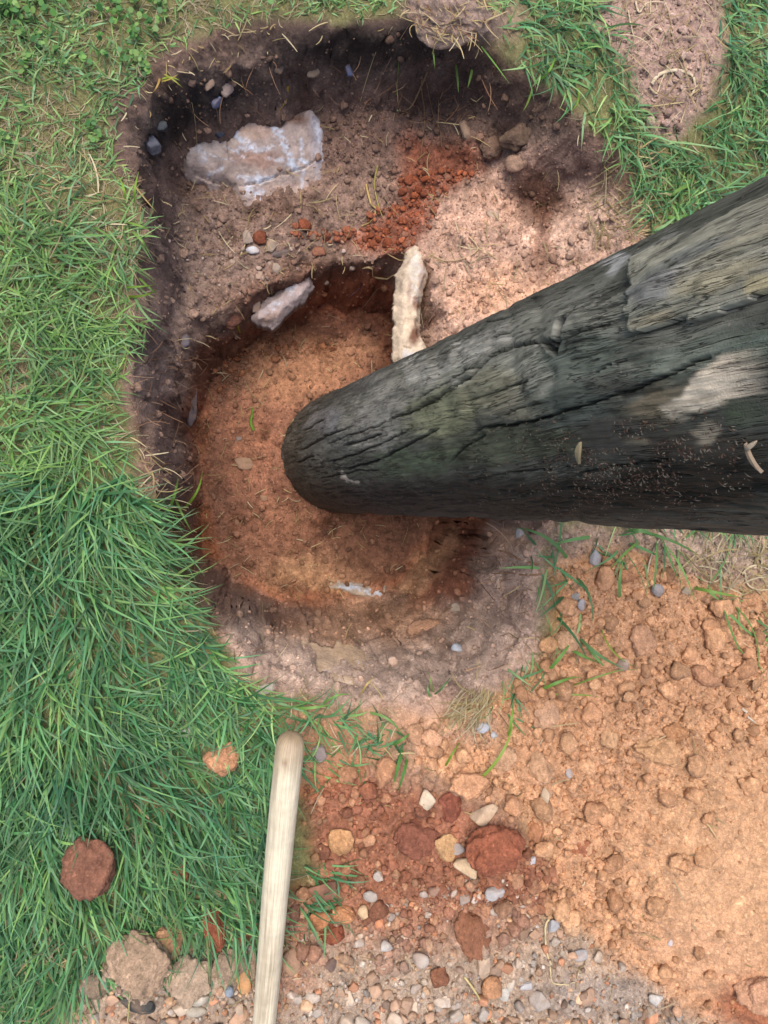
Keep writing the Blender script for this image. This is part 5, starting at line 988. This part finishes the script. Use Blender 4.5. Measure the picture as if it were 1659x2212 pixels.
# raised grey outer layer that has split away at the upper right
def post_layer(name, outline, thick, cols, base, label, steps=.0018):
    so, to = on_post(np.array([p[0] for p in outline], float), np.array([p[1] for p in outline], float), PR + thick); qo = to * PR; out = np.column_stack([so, qo])
    gs = np.arange(so.min() - .004, so.max() + .004, steps); gq = np.arange(qo.min() - .004, qo.max() + .004, steps); A, Q = np.meshgrid(gs, gq, indexing='ij')
    d = sdf(out, A, Q) + .0006 * fbm2(A * 60, Q * 130, 2, 120); GQl = grainq(A, Q)
    th = Q / PR; rr = PR * (1 + .012 * fbm2(A * 3, np.cos(th) * 1.5 + 3, 2, 103) + .012 * np.sin(th * 2 + A * 2)); lift = thick * (.55 + .45 * sstep(d / .03)) + .0006 * fbm2(A * 12, GQl * 60, 3, 121) + .0005 * fbm2(A * 60, GQl * 400, 2, 122)
    lift = lift - .0012 * sstep((-fbm2(A * 22, GQl * 300, 2, 125) - .5) / .14)
    keep = d > 0; ck = keep[:-1, :-1] & keep[1:, :-1] & keep[1:, 1:] & keep[:-1, 1:]; n0, n1_ = A.shape; ii = np.arange(n0 * n1_).reshape(n0, n1_); Fq = np.stack([ii[:-1, :-1], ii[:-1, 1:], ii[1:, 1:], ii[1:, :-1]], -1)[ck]
    top = post_pt(A, th, rr + lift).reshape(-1, 3); bot = post_pt(A, th, rr - .006).reshape(-1, 3); u, v, _ = px(top.reshape(n0, n1_, 3))
    Cc = np.ones(A.shape + (3,)) * alb(base); wr = fbm2(A * 14, GQl * 60, 4, 123, .6)
    for bu, bv, ru, rv, ro, c, s, so_ in cols:
        du, dw = u + 26 * wr - bu, v + 8 * wr - bv; cr, sr = math.cos(ro), math.sin(ro); q = np.hypot((du * cr + dw * sr) / ru, (-du * sr + dw * cr) / rv); a = (sstep((1.15 - q) / so_) * s)[..., None]; Cc = Cc * (1 - a) + alb(c) * a
    Cc = Cc * (1 + .25 * fbm2(A * 9, GQl * 240, 4, 124, .65)[..., None])
    key = {(int(a), int(b)) for a, b in np.concatenate([Fq[:, [0, 1]], Fq[:, [1, 2]], Fq[:, [2, 3]], Fq[:, [3, 0]]])}
    side = np.array([(b, a, a + n0 * n1_, b + n0 * n1_) for a, b in key if (b, a) not in key]); Fa = np.concatenate([Fq, side])
    used = np.unique(Fa); rm = np.full(2 * n0 * n1_, -1); rm[used] = np.arange(len(used)); G = np.stack([A, GQl], -1).reshape(-1, 2)
    o = make_mesh(name, (np.concatenate([top, bot]) - Bp)[used], rm[Fa], M_WOOD, np.concatenate([Cc.reshape(-1, 3), Cc.reshape(-1, 3) * .6])[used], uv=np.concatenate([G, G])[used], parent=post); o['label'] = label; return o
LAY = [(1350,548),(1340,590),(1350,612),(1332,632),(1345,650),(1324,668),(1342,684),(1335,698),(1346,720),(1400,708),(1470,682),(1472,695),(1486,699),(1510,688),(1580,655),(1659,617),(1800,560),(1900,520),(1850,330),(1660,400),(1560,447),(1450,500)]
post_layer('split_outer_layer', LAY, .0095, [(1420,620,90,40,-.3,(140,138,136),.8,.6),(1560,600,120,26,-.35,(186,174,144),.8,.5),(1480,560,120,22,-.45,(116,118,116),.7,.6),(1410,690,60,14,-.25,(176,164,138),.8,.5),(1620,520,120,26,-.5,(172,164,142),.7,.5),(1640,615,40,18,-.4,(200,184,144),.8,.5),(1450,572,16,10,0,(40,38,36),.95,.3),(1500,500,80,8,-.5,(60,60,60),.7,.4)], (158,154,138), 'grey sheet of outer wood split away from the post')
def chip(u0, v0, du, dv, wpx, col, label, nm_='wood_chip'):
    s, t = on_post(np.array([u0 - du, u0, u0 + du], float), np.array([v0 - dv, v0, v0 + dv], float)); r_ = PR + .004; pts = post_pt(s, t, np.full(3, r_)); T = pts[2] - pts[0]; N = np.array(pts[1] - (Bp + s[1] * AX)); N /= np.linalg.norm(N); Wv = np.cross(T, N); Wv /= np.linalg.norm(Wv)
    w_ = wpx * float(px(pts[1])[2]) / FL / 2; prof = [.2, .8, 1, .9, .5, .15]; V = []; ts = np.linspace(0, 1, 6)
    for q, pf in zip(ts, prof):
        c0 = pts[0] + T * q + N * (.001 + .002 * math.sin(q * 3)); V += [c0 + Wv * w_ * pf, c0 - Wv * w_ * pf, c0 - Wv * w_ * pf + N * .0022, c0 + Wv * w_ * pf + N * .0022]
    F = [[4 * i + a, 4 * i + (a + 1) % 4, 4 * i + 4 + (a + 1) % 4, 4 * i + 4 + a] for i in range(5) for a in range(4)] + [[3, 2, 1, 0], [20, 21, 22, 23]]
    return tag(make_mesh(nm_, np.array(V), np.array(F), M_DRY, np.ones((len(V), 1)) * alb(col, 1)[None], smooth=False), label, 'wood chip' if nm_ == 'wood_chip' else 'twig')
chip(1267, 970, -1, 22, 13, (160, 146, 116), 'pale oval wood chip stuck on the dark side of the post')
chip(1645, 975, 18, 30, 8, (170, 150, 130), 'forked pale twig stuck on the dark post at the right edge', 'twig')
chip(1640, 950, -10, 8, 12, (176, 160, 140), 'short pale stub of wood beside the twig on the post')
# bark dust on the dark side
r = np.random.default_rng(77); n = 2600; cu_ = np.concatenate([r.normal(1330, 150, n), r.uniform(1000, 1659, 500)]); cv_ = np.concatenate([r.normal(1020, 55, n), r.uniform(900, 1130, 500)])
mm = (cv_ > 880) & (cv_ < 1135) & (cu_ < 1700) & (cu_ > 900); cu_, cv_ = cu_[mm], cv_[mm]; dn = fbm2(cu_ / 30, cv_ / 18, 3, 130) > -.05; cu_, cv_ = cu_[dn], cv_[dn]
s, t = on_post(cu_, cv_); ns = len(s); pp = post_pt(s, t, np.full(ns, PR + .0015)); Nn = pp - (Bp + s[:, None] * AX); Nn /= np.linalg.norm(Nn, axis=1, keepdims=True); an = r.uniform(0, 6.28, ns); tA_ = np.cross(Nn, AX); D1 = np.cos(an)[:, None] * AX + np.sin(an)[:, None] * tA_; D2 = np.cross(Nn, D1)
ln = (r.uniform(.0005, .0026, ns) * (r.random(ns) ** 1.5 + .3))[:, None]; wn = r.uniform(.0003, .0007, ns)[:, None]
Vd = np.stack([pp + D1 * ln, pp + D2 * wn + Nn * .0006, pp - D1 * ln, pp - D2 * wn + Nn * .0006], 1).reshape(-1, 3); Fd = np.arange(ns * 4).reshape(-1, 4)
cd = np.array([alb(c) for c in ((120, 86, 74), (90, 70, 62), (150, 120, 100), (178, 160, 140))])[r.integers(0, 4, ns)]
tag(make_mesh('bark_dust', Vd, Fd, M_DRY, np.repeat(cd, 4, 0)), 'reddish bark dust and splinters stuck on the dark side of the post', 'bark dust', kind='stuff')

# ------------------------------------------------------------------ tool handle
def handle():
    ztop, zbot = .145, .03
    a = gp(np.array(630.), np.array(1612.), ztop); bq = gp(np.array(568.), np.array(2212.), zbot); ax = bq - a; Ls = np.linalg.norm(ax); ax /= Ls; Ltot = Ls + .16
    e1 = np.cross(ax, [0, 0, 1.]); e1 /= np.linalg.norm(e1); e2 = np.cross(e1, ax); r0 = 31.5 * float(px(a)[2]) / FL
    prof = [(-.0165, 0.0), (-.0162, .30), (-.0150, .55), (-.012, .76), (-.006, .93), (.004, 1.0)] + [(q, 1.0 + .02 * math.sin(q * 9)) for q in np.arange(.012, Ltot, .008)]
    s = np.array([p[0] for p in prof]); rr = np.array([p[1] for p in prof]) * r0; rr = rr * (1 - .09 * np.clip(s / Ls, 0, 1)); K = 96; th = np.linspace(0, 2 * np.pi, K, endpoint=False)
    Sg, Tg = np.meshgrid(s, th, indexing='ij'); Rg = rr[:, None] * (1 + .012 * fbm2(Sg * 8, np.sin(Tg) * 2, 2, 140)) + .00025 * fbm2(Sg * 20, Tg * 14, 3, 141)
    # drying cracks along the grain
    up = math.pi / 2
    for off, s0, s1 in ((.05, .22, .5), (-.35, .0, .12), (.3, .30, .42), (-.1, .05, .1)):
        k = sstep(1.5 - np.abs(Tg - up - off - .03 * np.sin(Sg * 30)) * r0 / .0007) * sstep((Sg - s0) / .03) * sstep((s1 - Sg) / .03); Rg = Rg - .0016 * k
    V = a + (.0022 * np.sin(Sg * 7 + 1))[..., None] * e1 + Sg[..., None] * ax + (np.cos(Tg) * Rg)[..., None] * e1 + (np.sin(Tg) * Rg)[..., None] * e2; ii = np.arange(V.shape[0] * K).reshape(-1, K); jn = np.roll(ii, -1, 1); F = np.stack([ii[:-1], ii[1:], jn[1:], jn[:-1]], -1).reshape(-1, 4)
    C = np.ones(Sg.shape + (3,)) * alb((232, 218, 190), 1.1); g1 = fbm2(Sg * 6, Tg * 16, 4, 142, .65); C = C * (1 + .10 * g1[..., None])
    a1 = (sstep((.05 - Sg) / .06) * .75)[..., None]; C = C * (1 - a1) + alb((196, 168, 134)) * a1
    a2 = (sstep(.25 + fbm2(Sg * 5, Tg * 2, 3, 143)) * .55)[..., None]; C = C * (1 - a2) + alb((172, 152, 124)) * a2
    a4 = (sstep((-.004 - Sg) / .01) * .5)[..., None]; C = C * (1 - a4) + alb((150, 124, 92)) * a4
    kn = np.hypot((Sg - .012) / .007, (Tg - up + .35) / .22); a3 = (sstep(1.3 - kn) * .6)[..., None]; C = C * (1 - a3) + alb((150, 118, 84)) * a3
    m, t, b = newmat('handle_wood'); L = t.links.new; at = nd(t, 'ShaderNodeAttribute', attribute_name='col'); g_ = nd(t, 'ShaderNodeAttribute', attribute_name='grain'); mp = nd(t, 'ShaderNodeMapping'); mp.inputs['Scale'].default_value = (14, 900, 1); L(g_.outputs['Vector'], mp.inputs[0]); n1 = noise_node(t, mp.outputs[0], 1, 5, .6)
    n0 = noise_node(t, g_.outputs['Vector'], 60, 4, .6)
    r1 = nd(t, 'ShaderNodeMapRange'); r1.inputs[1].default_value = .3; r1.inputs[2].default_value = .7; r1.inputs[3].default_value = .58; r1.inputs[4].default_value = 1.12; L(n1.outputs[0], r1.inputs[0]); r2 = nd(t, 'ShaderNodeMapRange'); r2.inputs[1].default_value = .3; r2.inputs[2].default_value = .7; r2.inputs[3].default_value = .86; r2.inputs[4].default_value = 1.08; L(n0.outputs[0], r2.inputs[0])
    mu = nd(t, 'ShaderNodeMath', operation='MULTIPLY'); L(r1.outputs[0], mu.inputs[0]); L(r2.outputs[0], mu.inputs[1]); sc = nd(t, 'ShaderNodeVectorMath', operation='SCALE'); L(at.outputs['Color'], sc.inputs[0]); L(mu.outputs[0], sc.inputs['Scale']); L(sc.outputs[0], b.inputs['Base Color'])
    bp = nd(t, 'ShaderNodeBump'); bp.inputs['Strength'].default_value = .35; bp.inputs['Distance'].default_value = .0006; L(n1.outputs[0], bp.inputs['Height']); L(bp.outputs[0], b.inputs['Normal']); b.inputs['Roughness'].default_value = .55; b.inputs['Specular IOR Level'].default_value = .3
    o = make_mesh('tool_handle', V.reshape(-1, 3), F, m, C.reshape(-1, 3), uv=np.stack([Sg, Tg * r0], -1).reshape(-1, 2)); tag(o, 'pale round wooden tool handle with a rounded tip lying up from the bottom edge', 'handle')
handle()
print('TRIS', sum(len(o.data.polygons) for o in S.objects if o.type == 'MESH'), 'OBJS', len(S.objects))
